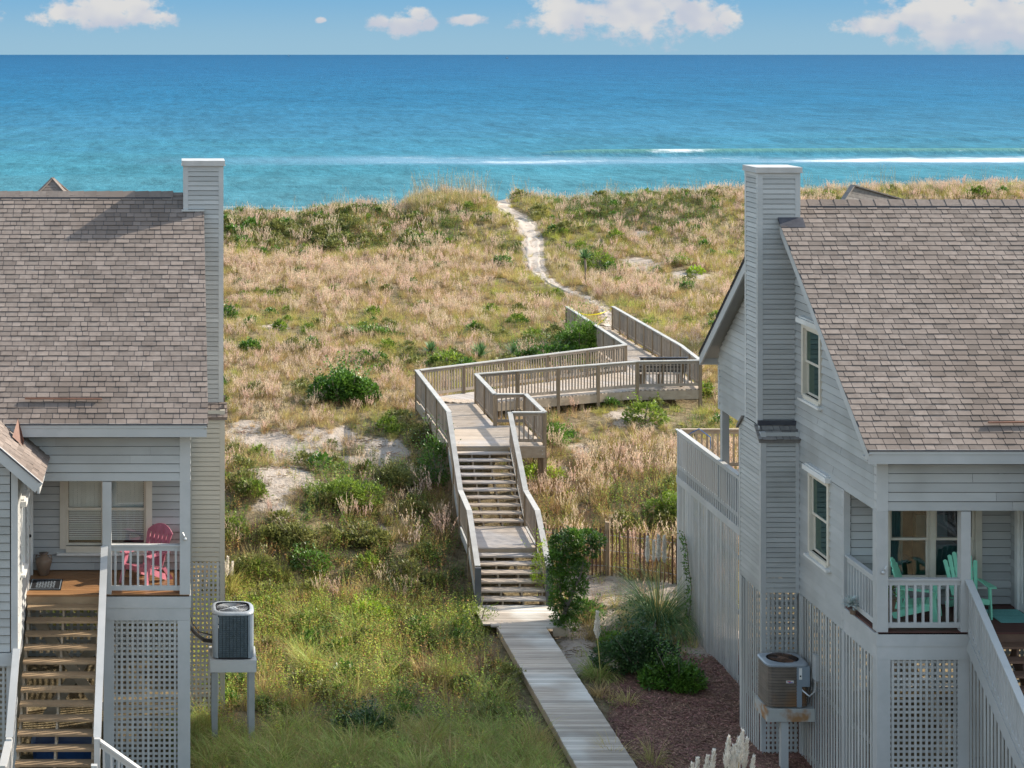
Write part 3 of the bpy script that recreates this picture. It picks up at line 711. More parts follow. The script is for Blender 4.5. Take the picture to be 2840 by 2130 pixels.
def adirondack(pos, ang, material, label, plastic=False, name='adirondack_chair'):
    """built in local axes facing +x, then turned by ang"""
    root = thing(name, pos, label, 'chair', 'mint green chairs on the right porch' if not plastic else None)
    R = Matrix.Rotation(ang, 4, 'Z'); base = Vector(pos)
    def W(p): return R @ Vector(p) + base
    def slab(mb, pts, th, nrm=None):
        pts = [Vector(p) for p in pts]
        n = (pts[1] - pts[0]).cross(pts[2] - pts[0]).normalized() * th
        k = len(pts)
        a = [W(p) for p in pts]; b = [W(p + n) for p in pts]
        mb.face(list(reversed(a))); mb.face(b)
        for i in range(k): mb.face([a[i], a[(i + 1) % k], b[(i + 1) % k], b[i]])
    # backrest: a fan of slats, leaning
    mb = MB(); n = 7 if not plastic else 6
    lean = .36
    for i in range(n):
        t = (i - (n - 1) / 2) / ((n - 1) / 2)
        hgt = .78 - .16 * t * t - (.02 if plastic else 0)
        yb, yt = t * .20, t * (.27 if not plastic else .26); w0, w1 = .028, (.038 if not plastic else .040)
        x0_, z0_ = -.20, .28; x1_, z1_ = x0_ - lean * hgt, z0_ + hgt * .93
        mb_pts = [(x0_, yb - w0, z0_), (x0_, yb + w0, z0_), (x1_, yt + w1, z1_), (x1_ - .008, yt, z1_ + .02), (x1_, yt - w1, z1_)]
        slab(mb, mb_pts, .018)
    for zz, ww in ((.42, .25), (.72, .27)):
        xx = -.20 - lean * (zz - .28) - .025
        slab(mb, [(xx, -ww, zz - .03), (xx, ww, zz - .03), (xx - .012, ww, zz + .03), (xx - .012, -ww, zz + .03)], .02)
    if plastic:   # moulded shell joins slats at top and bottom
        slab(mb, [(-.205, -.24, .28), (-.205, .24, .28), (-.25, .25, .40), (-.25, -.25, .40)], .016)
        pts = [(-.20 - lean * .60, -.30, .28 + .56)] + [(-.20 - lean * (.78 - .16 * (q / 5 - 1) ** 2), .31 * (q / 5 - 1), .30 + .93 * (.78 - .16 * (q / 5 - 1) ** 2)) for q in range(11)] + [(-.20 - lean * .60, .30, .28 + .56)]
        slab(mb, pts, .014)
    mb.build('backrest', M[material], root)
    mb = MB()
    for i in range(6):
        x = .30 - i * .098; z = .36 - i * .022
        slab(mb, [(x, -.26, z), (x, .26, z), (x - .088, .25, z - .02), (x - .088, -.25, z - .02)][::-1], .02)
    slab(mb, [(.31, -.26, .27), (.31, .26, .27), (.315, .26, .36), (.315, -.26, .36)], .02)
    mb.build('seat', M[material], root)
    for sd in (-1, 1):
        mb = MB(); y = sd * .30
        slab(mb, [(.36, y - .07, .565), (.36, y + .07, .565), (.30, y + .085, .567), (-.30, y + .04, .545), (-.34, y - .03, .545), (.30, y - .06, .567)], .022)
        slab(mb, [(.24, y - .01, .40), (.24, y + .01, .40), (.20, y + .012, .56), (.14, y + .012, .56)], .03) if False else None
        mb.build('armrest', M[material], root)
        mb = MB()     # front leg, slightly splayed
        a0, a1 = (.32, sd * .285, 0), (.24, sd * .285, .56)
        mb.beam(W((.31 if not plastic else .40, sd * (.285 if not plastic else .31), 0)), W((.25, sd * .285, .563)), .028, .10, up=tuple(R @ Vector((1, 0, 0))))
        mb.build('leg', M[material], root)
        mb = MB()     # rear leg and side rail
        mb.beam(W((.30, sd * .255, .31)), W((-.42 if not plastic else -.30, sd * .255, .05)), .028, .11)
        if plastic: mb.beam(W((-.22, sd * .25, .25)), W((-.40, sd * .30, 0)), .03, .07)
        else: mb.beam(W((-.36, sd * .256, .0)), W((-.32, sd * .256, .56)), .027, .07, up=tuple(R @ Vector((1, 0, 0))))
        mb.build('rear_leg', M[material], root)
    return root

def build_house(ox, oy, sg, label, porch_mat, stair_mat, win_blind, right):
    h = House(ox, oy, sg, label, None, porch_mat, stair_mat)
    X = Vector((sg, 0, 0)); Y = Vector((0, 1, 0)); O = h.P(0, 0, 0)
    XW = 11.0                                    # house width
    slope = .75
    # ---- gable wall beside the boardwalk
    def gl(z):
        t = (z - 5.93) / slope - .4
        return (0, 9.6) if t <= 0 else (t, 9.6 - t)
    g = MB()
    wins = [] if not right else [(2.9, 3.8, 6.32, 7.62), (2.46, 3.42, 3.34, 4.80)]
    def glf(z):
        a = gl(z)
        return (max(a[0], 0 if z > 4.93 else 1.66), min(a[1], 9.6 if z > 4.93 else 7.95))
    lap(g, O, Y, -X, lambda z: (1.66, 7.95), 2.31, 4.93, .15, wins)
    lap(g, O, Y, -X, lambda z: glf(z + 1e-4), 4.93, 9.79, .15, wins)
    h.out(g, 'gable_wall', M['siding'])
    # ---- walls facing the camera
    g = MB(); lap(g, h.P(0, 0, 0), X, -Y, lambda z: (.18, 3.1 if right is False else 3.1), 4.93, 5.93, .165)
    h.out(g, 'porch_header', M['siding'])
    g = MB(); lap(g, h.P(0, 1.65, 0), X, -Y, lambda z: (.12, 3.1), 2.8, 4.95, .15, [(.84, 2.42, 3.28, 4.74)])
    h.out(g, 'front_wall', M['siding'])
    window(h, h.P(0, 1.65, 0), X, -Y, .84, 2.42, 3.28, 4.74, units=2, sill=True, head=False, blinds='blind' if win_blind else None, cas=.12, split=.5, bare=.06)
    if win_blind:      # pale sheers behind the upper sashes
        c = MB()
        for (a, b) in ((.90, 1.58), (1.70, 2.37)):
            for k in range(8):
                u = a + (b - a) * k / 8; h.box(c, u, u + (b - a) / 8 - .004, 1.745 + .006 * (k % 2), 1.748 + .006 * (k % 2), 4.03 - .03 * (k % 3), 4.74)
        h.out(c, 'curtain', M['white'])
    if not win_blind:
        c = MB()
        for k in range(9): c.box(*[h.ox + sg * q for q in (.86 + k * .035, .885 + k * .035)], h.oy + 1.86, h.oy + 1.88 + .02 * (k % 2), 3.1, 4.74)
        for k in range(5): c.box(*[h.ox + sg * q for q in (2.22 + k * .035, 2.245 + k * .035)], h.oy + 1.86, h.oy + 1.88 + .02 * (k % 2), 3.1, 4.74)
        h.out(c, 'curtain', M['curtain'])
        c = MB(); c.lathe(h.P(1.25, 2.3, 2.85), [(.12, 0), (.05, .1), (.05, .55), (.16, .6), (.22, .66)], 10); h.out(c, 'interior_table', M['ac_grey'])
        c = MB(); h.box(c, 1.75, 2.35, 2.25, 2.85, 2.85, 3.75); h.box(c, 1.75, 2.35, 2.7, 2.85, 3.75, 4.2); h.out(c, 'interior_armchair', M['curtain'])
    # ---- wing beside the stairs
    g = MB()
    wx = 3.1
    def wg(z):
        t = (z - 5.28) / .85
        return (0, 4.5) if t <= .42 - .42 else (max(0, t - .42), 4.5 - max(0, t - .42))
    lap(g, h.P(wx, -1.9, 0), X, -Y, lambda z: (.12, 4.4) if z < 5.6 else (max(.12, (z - 5.42) / .85 - .30), 4.5 - max(0, (z - 5.42) / .85 - .30)), 2.31, 7.0, .15)
    h.out(g, 'wing_wall', M['siding'])
    g = MB(); lap(g, h.P(wx, -1.9, 0), Y, -X, lambda z: (.1, 3.54), 2.31, 5.6, .15, [(.7, 1.25, 3.6, 4.7), (2.25, 3.2, 2.8, 4.9)])
    h.out(g, 'wing_side_wall', M['siding'])
    window(h, h.P(wx, -1.9, 0), Y, -X, .7, 1.25, 3.6, 4.7, sill=True, head=True, blinds=None, cas=.07, frame='white')
    d = MB()      # door in the wing, opening on the porch
    def wb(mb, a, b, c, e, n0, n1): h.box(mb, wx - n1, wx - n0, -1.9 + a, -1.9 + b, c, e)
    wb(d, 2.14, 2.25, 2.8, 5.0, 0, .05); wb(d, 3.2, 3.31, 2.8, 5.0, 0, .05); wb(d, 2.25, 3.2, 4.9, 5.0, 0, .048)
    wb(d, 2.25, 2.35, 2.8, 4.9, -.05, .01); wb(d, 3.1, 3.2, 2.8, 4.9, -.05, .01); wb(d, 2.35, 3.1, 2.8, 2.95 if right else 3.8, -.05, .008); wb(d, 2.35, 3.1, 4.8, 4.9, -.05, .008)
    dr = h.out(d, 'door', M['white'])
    d = MB(); wb(d, 2.35, 3.1, 2.95 if right else 3.8, 4.8, -.02, -.012); h.out(d, 'pane', M['glass'], dr)
    d = MB(); d.lathe(h.P(wx - .06, -1.9 + 2.3, 3.8), [(.012, -.03), (.03, -.02), (.03, .02), (.012, .03)], 8); h.out(d, 'handle', M['black'], dr)
    d = MB()
    h.box(d, wx - .022, wx + .1, -1.925, -1.80, 2.30, 5.55); h.box(d, 7.4, 7.52, -1.925, -1.80, 2.30, 5.55)
    h.box(d, wx - .021, 7.5, -1.93, -1.87, 2.07, 2.308)
    h.box(d, wx - .022, wx + .05, -1.80, 0, 2.07, 2.308)
    h.out(d, 'wing_trim', M['trim'])
    d = MB()      # wing posts and lattice
    for x in (wx + .1, 5.3, 7.4): d = MB(); h.box(d, x - .09, x + .09, -1.86, -1.68, GZ - .4, 2.07); h.out(d, 'wing_post', M['trim'])
    d = MB(); lattice(d, h.P(wx + .2, -1.80, 0), X, -Y, 0, 4.1, GZ - .2, 2.07); h.out(d, 'lattice_panel', M['trim_grey'])
    # wing roof
    r = MB(); ex = wx - .42; ez = 5.42; rx = wx + 2.3; rz = ez + (rx - ex) * .85
    class T:      # slopes run along x for the wing: swap the roles of x and y
        @staticmethod
        def P(a, b, c): return h.P(b, a, c)
    shingle_slope(T, r, -2.2, .0 + 1.2, ex - .04, ez - .03, rx, rz, step=.134)
    shingle_slope(T, r, -2.2, .0 + 1.2, 2 * rx - ex + .04, ez - .03, rx, rz, step=.134)
    rf = h.out(r, 'wing_roof', [M['shingle'], M['flashing']])
    r = MB()
    for s_ in (0, 1):
        a = (ex, ez) if not s_ else (2 * rx - ex, ez)
        r.hexa([h.P(a[0], -2.18, a[1] - .14), h.P(rx, -2.18, rz - .14), h.P(rx, 1.2, rz - .14), h.P(a[0], 1.2, a[1] - .14),
                h.P(a[0], -2.18, a[1] - .006), h.P(rx, -2.18, rz - .006), h.P(rx, 1.2, rz - .006), h.P(a[0], 1.2, a[1] - .006)])
        r.beam(h.P(a[0], -2.2, a[1] - .10), h.P(rx, -2.2, rz - .10), .045, .21)
    r.box(h.ox + sg * (ex - .012), h.ox + sg * (ex + .03), h.oy - 2.22, h.oy + .0, ez - .20, ez - .02)
    h.out(r, 'fascia', M['trim'], rf)
    r = MB(); r.beam(h.P(ex - .02, -2.215, ez + .0), h.P(rx, -2.215, rz + .0), .06, .02); h.out(r, 'drip_edge', M['flashing'], rf)
    if not right:
        r = MB()     # strip of bent metal lying on the wing roof
        r.face([h.P(3.06, -1.9 + .95, 5.80), h.P(3.26, -1.9 + .95, 5.97), h.P(3.2, -1.9 + 1.5, 6.2)]); r.face([h.P(3.06, -.95, 5.80), h.P(3.05, -.9, 5.9), h.P(3.2, -.4, 6.2)])
        h.out(r, 'roof_strip', M['copper'], rf)
    # ---- main roof
    rid_y = 4.8; ez = 6.13; rz = ez + 5.2 * slope
    r = MB()
    shingle_slope(h, r, -.35, XW, -.44, ez - .03, rid_y, rz)
    shingle_slope(h, r, -.35, XW, 10.04, ez - .03, rid_y, rz)
    x = .12 if right else .30
    while x < XW:
        w = .28 * random.uniform(.9, 1.1)
        for (y0, dz) in ((-1, 0), (1, 0)):
            r.face([h.P(x, rid_y + y0 * .15, rz - .085), h.P(x + w, rid_y + y0 * .15, rz - .095), h.P(x + w, rid_y, rz + .028), h.P(x, rid_y, rz + .04)], random.uniform(.3, .8))
        r.face([h.P(x, rid_y - .15, rz - .11), h.P(x + w, rid_y - .15, rz - .11), h.P(x + w, rid_y - .15, rz - .085), h.P(x, rid_y - .15, rz - .085)], 0)
        x += w
    rf = h.out(r, 'roof', [M['shingle'], M['flashing']])
    r = MB(); h.box(r, .35, XW, rid_y - .172, rid_y - .10, rz - .135, rz - .088); h.out(r, 'ridge_vent', M['flashing'], rf)
    r = MB()
    for (ya, sg2) in ((-.4, 1), (10.0, -1)):
        r.hexa([h.P(-.28, ya, ez - .13), h.P(XW, ya, ez - .13), h.P(XW, rid_y, rz - .13), h.P(-.28, rid_y, rz - .13),
                h.P(-.28, ya, ez - .006), h.P(XW, ya, ez - .006), h.P(XW, rid_y, rz - .006), h.P(-.28, rid_y, rz - .006)])
    h.out(r, 'soffit', M['siding'], rf)
    r = MB()      # rake boards and eave boards
    for (ya, yb) in ((-.42, rid_y), (10.02, rid_y)):
        r.beam(h.P(-.30, ya, ez - .165), h.P(-.30, yb, rz - .150), .04, .19)
    h.box(r, -.322, XW, -.45, -.405, ez - .27, ez - .025); h.box(r, -.322, XW, -.463, -.45, ez - .10, ez - .02)
    h.box(r, -.322, XW, 10.005, 10.05, ez - .27, ez - .025)
    h.box(r, -.27, XW, -.40, .02, ez - .245, ez - .205)
    h.out(r, 'fascia', M['trim'], rf)
    r = MB()
    for (ya, yb) in ((-.46, rid_y), (10.06, rid_y)):
        r.beam(h.P(-.32, ya, ez - .075), h.P(-.32, yb, rz - .030), .03, .022)
    h.box(r, -.33, XW, -.478, -.464, ez - .045, ez - .022)
    h.out(r, 'drip_edge', M['flashing'], rf)
    r = MB()
    if right: r.beam(h.P(1.95, -.02, ez + .37), h.P(3.2, -.0, ez + .38), .06, .022)
    else: r.beam(h.P(3.1, -.02, ez + .37), h.P(1.65, -.02, ez + .365), .06, .022)
    h.out(r, 'roof_strip', M['copper'], rf, label='reddish brown board lying on the lowest shingles')
    # ---- corner trim
    for q in ((-.022, .18, -.022, .10, 4.93, 5.90), (-.022, .10, 1.60, 1.72, 2.31, 4.93), (-.022, .10, 7.90, 8.0, 2.31, 4.93), (-.022, .10, 9.5, 9.62, 4.93, 5.93)):
        t = MB(); h.box(t, *q); h.out(t, 'corner_board', M['trim'])
    # ---- porch
    for (nm, x0, x1, y0, y1) in (('porch_post', -.02, .18, -.02, .18), ('porch_post', 1.47, 1.64, -.015, .15)):
        p = MB(); h.box(p, x0, x1, y0, y1, 2.8, 4.928); po = h.out(p, nm, M['trim'])
        if x0 < 0:
            p = MB(); p.lathe(h.P(.08, -.05, 3.86), [(.012, -.03), (.03, -.02), (.035, .0), (.02, .03)], 8); p.tube([h.P(.08, -.05, 3.88), h.P(.10, -.09, 3.93), h.P(.13, -.07, 3.98)], .014, 6); h.out(p, 'hose_hook', M['metal'], po)
    f = MB(); y = -.03
    while y < 1.62:
        h.box(f, .0, wx - .02, y, y + .133, 2.765, 2.8); y += .139
    h.out(f, 'porch_floor', M[porch_mat])
    f = MB()
    h.box(f, -.03, 1.66, -.03, .02, 2.55, 2.79); h.box(f, -.03, .02, .02, 1.60, 2.55, 2.762)
    h.box(f, -.018, 1.64, -.018, .03, 2.31, 2.548); h.box(f, -.018, .03, .03, 1.60, 2.31, 2.548)
    h.out(f, 'porch_beam', M['trim'])
    f = MB(); h.box(f, 1.66, wx - .02, -.028, .02, 2.56, 2.762); h.out(f, 'stair_header', M[stair_mat])
    f = MB(); h.box(f, .1, wx, .02, 1.6, 4.94, 4.98); h.box(f, -.02, 0.1, .1, 1.6, 4.931, 4.97); h.out(f, 'porch_ceiling', M['siding'])
    railing(h, 'porch_railing', h.P(.18, .06, 2.8), h.P(1.47, .06, 2.8), .06, .93, h.root, sp=.135, w=.04)
    railing(h, 'porch_railing', h.P(.05, .18, 2.8), h.P(.05, 1.60, 2.8), .06, .93, h.root, sp=.14, w=.04)
    # ---- under the porch
    for (x0, x1, y0, y1) in ((-.018, .22, -.018, .20), (1.42, 1.62, .0, .18)):
        p = MB(); h.box(p, x0, x1, y0, y1, GZ - .4, 2.308); h.out(p, 'pile', M['trim'])
    p = MB(); lattice(p, h.P(0, .03, 0), X, -Y, .22, 1.42, GZ - .3, 2.31); h.out(p, 'lattice_panel', M['trim_grey'])
    # side skirt, posts every bay; left one unseen, latticed closer to darken beneath
    for i, (a, b) in enumerate(((.2, 1.55), (1.75, 3.95), (5.7, 7.85), (8.1, 10.4), (10.55, 12.0), (12.15, 12.9))):
        p = MB(); lattice(p, h.P(0, 0, 0), Y, -X, a, b, GZ - .3, 2.31 if b < 8 else 2.45, sp=.085 if not right else (.155 if b < 8 else .13), w=.042 if not right else .085, square=not right); 
        for z in (GZ + .2, .7, 1.9): h.box(p, .02, .05, a, b, z - .04, z + .04)
        h.out(p, 'slat_skirt', M['trim_grey'])
    for y in (1.56, 3.92, 7.86, 10.4, 12.0, 12.9):
        p = MB(); h.box(p, -.03, .12, y, y + .15, GZ - .4, 2.309 if y < 8 else 2.449); h.out(p, 'pile', M['trim'])
    for x in (3.5, 6.5, 9.5):
        for y in (.3, 4, 7.9):
            p = MB(); h.box(p, x - .12, x + .12, y, y + .24, GZ - .4, 2.3); h.out(p, 'pile', M['frame_wood'])
    p = MB(); h.box(p, .04, XW, 1.66, 7.9, 2.325, 2.55); h.out(p, 'floor_structure', M['frame_wood'])
    p = MB(); h.box(p, .5, XW, 7.82, 7.87, GZ, 2.3); lat = MB(); lattice(lat, h.P(.2, 7.9, 0), X, -Y, 0, 6, GZ - .3, 2.31, sp=.16, w=.07); h.out(lat, 'lattice_panel', M['trim_grey'])
    for x, z1_ in ((XW - .02, 2.3),):
        p = MB(); h.box(p, x, x + .03, -.2, 8, GZ - .3, z1_); h.out(p, 'shade_panel', M['trim_grey'])  # unseen solid panel added to keep light from under the house
    p = MB(); h.box(p, 6.3, XW, 7.9, 7.94, GZ - .3, 2.3); h.out(p, 'shade_panel', M['trim_grey'])  # second unseen panel added to darken the space below the floor
    # braces under the stairs
    p = MB(); p.beam(h.P(1.7, 1.5, .1), h.P(3.0, 1.5, 1.9), .06, .2); h.out(p, 'brace', M['frame_wood']); p = MB(); p.beam(h.P(2.9, 3.0, -.6), h.P(1.6, 3.0, 1.4), .06, .22); h.out(p, 'brace', M['frame_wood'])
    # ---- core: closes the house so rooms stay dark
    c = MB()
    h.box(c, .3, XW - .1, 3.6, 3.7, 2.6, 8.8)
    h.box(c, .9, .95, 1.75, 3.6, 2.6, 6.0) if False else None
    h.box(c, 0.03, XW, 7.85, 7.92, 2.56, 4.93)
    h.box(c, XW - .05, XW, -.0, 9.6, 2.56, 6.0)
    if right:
        h.box(c, .19, .21, 2.2, 4.5, 3.0, 4.99); h.box(c, .19, .21, 2.7, 4.9, 6.0, 7.9)  # near-black boards added close behind the side windows in place of unlit rooms
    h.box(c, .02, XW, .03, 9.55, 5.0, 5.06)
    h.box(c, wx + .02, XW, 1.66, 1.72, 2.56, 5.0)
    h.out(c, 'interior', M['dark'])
    # back gable infill over the back porch & header
    g = MB(); h.box(g, .0, XW, 9.55, 9.6, 4.93, 5.93); h.box(g, 0, XW, 7.99, 9.55, 4.935, 4.97); h.out(g, 'back_header', M['siding'])
    # dark board behind the high window, standing in for its unlit room, is in 'interior'
    # ---- chimney
    up = MB(); ux0, ux1, uy0, uy1 = -.75, .075, 4.35, 5.18; uz = 10.64
    lap(up, h.P(ux0, uy0, 0), X, -Y, lambda z: (.09, ux1 - ux0 - .09) if z > 9.5 else (.09, .75 - .005 if False else ux1 - ux0 - .09), 5.6, uz, .10, proud=.012)
    lap(up, h.P(ux0, uy0, 0), Y, -X, lambda z: (.09, uy1 - uy0 - .09), 5.6, uz, .10, proud=.012)
    lap(up, h.P(ux1, uy0, 0), Y, X, lambda z: (.09, uy1 - uy0 - .09), 9.3, uz, .10, proud=.012)
    lap(up, h.P(ux0, uy1, 0), X, Y, lambda z: (.09, ux1 - ux0 - .09), 5.6, uz, .10, proud=.012)
    cm = 'siding' if right else 'siding'
    ch = h.out(up, 'chimney', M[cm])
    t = MB()
    for (a, b) in ((ux0, uy0), (ux1, uy0), (ux0, uy1), (ux1, uy1)):
        sx = .09 if a == ux0 else -.09; sy = .09 if b == uy0 else -.09; ax = a - .014 * (1 if sx > 0 else -1); by = b - .014 * (1 if sy > 0 else -1)
        z0 = 5.6 if a == ux0 else 9.25
        h.box(t, ax, a + sx, by, b + sy, z0, uz)
    h.box(t, ux0 + .09, ux1 - .09, uy0 - .0125, uy0 + .02, uz - .08, uz); h.box(t, ux0 - .0125, ux0 + .02, uy0 + .09, uy1 - .09, uz - .08, uz)
    h.out(t, 'corner_trim', M['trim'], ch)
    t = MB(); h.box(t, ux0 - .045, ux1 + .045, uy0 - .045, uy1 + .045, uz + .001, uz + .10); h.box(t, ux0 - .055, ux1 + .055, uy0 - .055, uy1 + .055, uz - .012, uz + .004)
    h.out(t, 'chimney_cap', M['cap_metal'], ch)
    t = MB()      # flashing where the chimney leaves the roof
    zf = lambda y: ez + (y + .4) * slope
    t.hexa([h.P(-.36, uy0 - .20, zf(uy0 - .20) + .012), h.P(ux1 + .06, uy0 - .2, zf(uy0 - .2) + .012), h.P(ux1 + .06, uy0 - .016, zf(uy0 - .016) + .012), h.P(-.36, uy0 - .016, zf(uy0 - .016) + .012),
            h.P(-.36, uy0 - .20, zf(uy0 - .20) + .022), h.P(ux1 + .06, uy0 - .2, zf(uy0 - .2) + .022), h.P(ux1 + .06, uy0 - .016, zf(uy0 - .016) + .06), h.P(-.36, uy0 - .016, zf(uy0 - .016) + .06)])
    if not right:
        t = MB(); h.box(t, -.36, ux1 + .05, uy0 - .07, uy0 - .0135, zf(uy0 - .03), zf(uy0 - .03) + .035)
    h.out(t, 'flashing', M['flashing'] if right else M['metal'], ch)
    lo = MB(); lx0, ly0, ly1 = -.77, 4.08, 5.5; lt = 5.5
    beige = 'siding' if right else 'siding_beige'
    lap(lo, h.P(lx0, ly0, 0), X, -Y, lambda z: (.09, .77 - .09), 2.31, lt, .10, proud=.012)
    lap(lo, h.P(lx0, ly0, 0), Y, -X, lambda z: (.09, ly1 - ly0 - .09), 2.31, lt + .1, .10, proud=.012)
    lap(lo, h.P(lx0, ly1, 0), X, Y, lambda z: (.09, .77 - .0), 2.31, lt, .10, proud=.012)
    lo_ = h.out(lo, 'chimney_base', M[beige])
    t = MB()
    h.box(t, lx0 - .014, lx0 + .09, ly0 - .014, ly0 + .09, 2.31, lt); h.box(t, -.09, -.018, ly0 - .013, ly0 + .02, 2.31, lt); h.box(t, lx0 - .014, lx0 + .09, ly1 - .09, ly1 + .014, 2.31, lt)
    h.out(t, 'corner_trim', M['trim'] if right else M[beige], lo_)
    t = MB(); 
    shingle_slope(h, t, lx0 - .07, .02 if right else .0, ly0 - .06, 5.36, uy0 - .015, 5.62, step=.12)
    t.hexa([h.P(lx0 - .06, ly0 - .05, 5.30), h.P(.0, ly0 - .05, 5.30), h.P(.0, uy0 - .016, 5.56), h.P(lx0 - .06, uy0 - .016, 5.56),
            h.P(lx0 - .06, ly0 - .05, 5.355), h.P(.0, ly0 - .05, 5.355), h.P(.0, uy0 - .016, 5.61), h.P(lx0 - .06, uy0 - .016, 5.61)], .3)
    t2 = MB(); t2.hexa([h.P(lx0 - .06, uy1 + .016, 5.56), h.P(.0, uy1 + .016, 5.56), h.P(.0, ly1 + .05, 5.30), h.P(lx0 - .06, ly1 + .05, 5.30),
            h.P(lx0 - .06, uy1 + .016, 5.62), h.P(.0, uy1 + .016, 5.62), h.P(.0, ly1 + .05, 5.36), h.P(lx0 - .06, ly1 + .05, 5.36)], .3)
    h.out(t, 'shoulder_roof', [M['shingle_grey'] if right else M['shingle'], M['flashing']], lo_)
    h.out(t2, 'shoulder_roof', M['shingle_grey'] if right else M['shingle'], lo_)
    if right:
        t = MB(); h.box(t, lx0 - .0, -.01, uy0 - .07, uy0 - .0135, 5.60, 5.69); h.out(t, 'flashing', M['flashing'], lo_)
    t = MB(); lattice(t, h.P(lx0, ly0, 0), X, -Y, .09, .72, GZ - .3, 2.31, sp=.1); h.out(t, 'lattice_panel', M['trim_grey'])
    t = MB(); lattice(t, h.P(lx0, ly0, 0), Y, -X, .09, ly1 - ly0 - .09, GZ - .3, 2.31, sp=.145, w=.08, square=False); h.out(t, 'slat_skirt', M['trim_grey'])
    for (a, b) in ((lx0, ly0 + .0), (lx0, ly1 - .09)):
        t = MB(); h.box(t, a + .0, a + .09, b, b + .09, GZ - .3, 2.309); h.out(t, 'chimney_post', M['trim'] if right else M['siding_beige'])
    # ---- back deck
    f = MB(); y = 8.0
    while y < 13.0: h.box(f, .06, 8, y, y + .133, 2.765, 2.8); y += .139
    h.out(f, 'back_deck_floor', M['deck'])
    f = MB(); h.box(f, -.035, .05, 8.0, 13.1, 2.45, 2.62); h.box(f, .05, 8, 13.0, 13.06, 2.45, 2.76); h.out(f, 'deck_beam', M['trim'])
    railing(h, 'deck_railing', h.P(.0, 8.0, 2.8), h.P(.0, 13.1, 2.8), .02, .97, h.root, sp=.165, w=.06, cap=.12, drop=.30, capm='trim')
    railing(h, 'deck_railing', h.P(.0, 13.08, 2.8), h.P(8, 13.08, 2.8), .05, .97, h.root, sp=.13, w=.04, cap=.12, material='frame_wood')
    for x in (0.02, 3.0, 6.0):
        f = MB(); h.box(f, x, x + .16, 9.42, 9.58, 2.8, 4.93); h.out(f, 'back_post', M['trim'])
    # ---- stairs to the porch
    n = 14
    stairs(h, 1.68, wx - .06, -.03, 2.8, n, material=stair_mat, stringer='frame_wood' if not right else stair_mat)
    sl_ = .172 / .25
    def R(x, y): return h.P(x, y, 2.8 + min(0, y) * sl_)
    railing(h, 'stair_railing', R(1.60, -.02), R(1.60, -3.45), .0, .94, h.root, sp=.11, w=.036, cap=.13, drop=.10)
    railing(h, 'stair_railing', R(wx - .0, -1.95), R(wx - .0, -3.45), .0, .94, h.root, sp=.11, w=.036, cap=.13, drop=.10)
    if right:
        t = MB()
        for i in range(24):
            y = -.10 - i * .14; zt = 2.5 + y * sl_ 
            h.box(t, 1.60, 1.615, y - .04, y + .04, GZ - .3, zt)
        h.out(t, 'slat_skirt', M['trim_grey'])
        t = MB(); t.beam(h.P(1.585, -.05, 2.60), h.P(1.585, -3.5, 2.60 - 3.45 * sl_), .03, .24); h.out(t, 'stair_skirt_board', M['trim'])
    else:
        t = MB(); t.beam(h.P(1.60, -.05, 2.63), h.P(1.60, -3.5, 2.63 - 3.45 * sl_), .04, .24); h.out(t, 'stair_skirt_board', M['trim'])
    # landing and second run turning towards the boardwalk
    yl = -3.5; zl = 2.8 - 14 * .172
    f = MB(); y = yl - 1.2
    while y < yl - .02: h.box(f, 1.5, wx, y, y + .13, zl - .035, zl); y += .137
    h.out(f, 'stair_landing', M[stair_mat])
    for (x, y) in ((1.60, -3.50), (wx, -3.50), (1.60, yl - 1.2), (wx, yl - 1.2)):
        f = MB(); h.box(f, x - .05, x + .05, y - .05, y + .05, GZ - .3, zl + .97); h.out(f, 'stair_post', M['trim'])
    railing(h, 'stair_railing', h.P(1.55, yl, zl), h.P(-.0, yl, zl - 1.1), .0, .94, h.root, sp=.12, w=.036, cap=.13)
    railing(h, 'stair_railing', h.P(wx, yl, zl), h.P(wx, yl - 1.2, zl), .0, .94, h.root, sp=.12, w=.036, cap=.13)
    for i in range(5):
        f = MB(); x = 1.5 - (i + 1) * .26; z = zl - (i + 1) * .172
        h.box(f, x, x + .27, yl - 1.15, yl - .05, z - .04, z); h.out(f, 'tread', M[stair_mat])
    # side windows of the gable
    if right:
        window(h, O, Y, -X, 2.9, 3.8, 6.32, 7.62, blinds='curtain', bare=0, gl='glass_side')
        window(h, O, Y, -X, 2.46, 3.42, 3.34, 4.80, blinds=None, gl='glass_side')
    return h

LEFT = build_house(.32, 35.4, -1, 'left grey clapboard beach house with pink chair on its porch', 'porch_brown', 'stair_brown', True, False)
RIGHT = build_house(12.45, 33.1, 1, 'right grey clapboard beach house with green chairs on its porch', 'porch_red', 'stair_red', False, True)
for h_ in (LEFT, RIGHT): del h_.root['group']

# electrical box with its cable on the right house, cable loop
mb = MB(); mb.box(12.36, 12.43, 36.02, 36.22, .95, 1.42); bx = mb.build('disconnect_box', M['metal'], RIGHT.root)
mb = MB(); mb.tube([(12.39, 36.12, .95), (12.38, 36.12, .72), (12.3, 36.2, .6), (12.2, 36.3, .68), (12.14, 36.4, .9)], .016, 6); mb.build('conduit', M['metal'], bx)

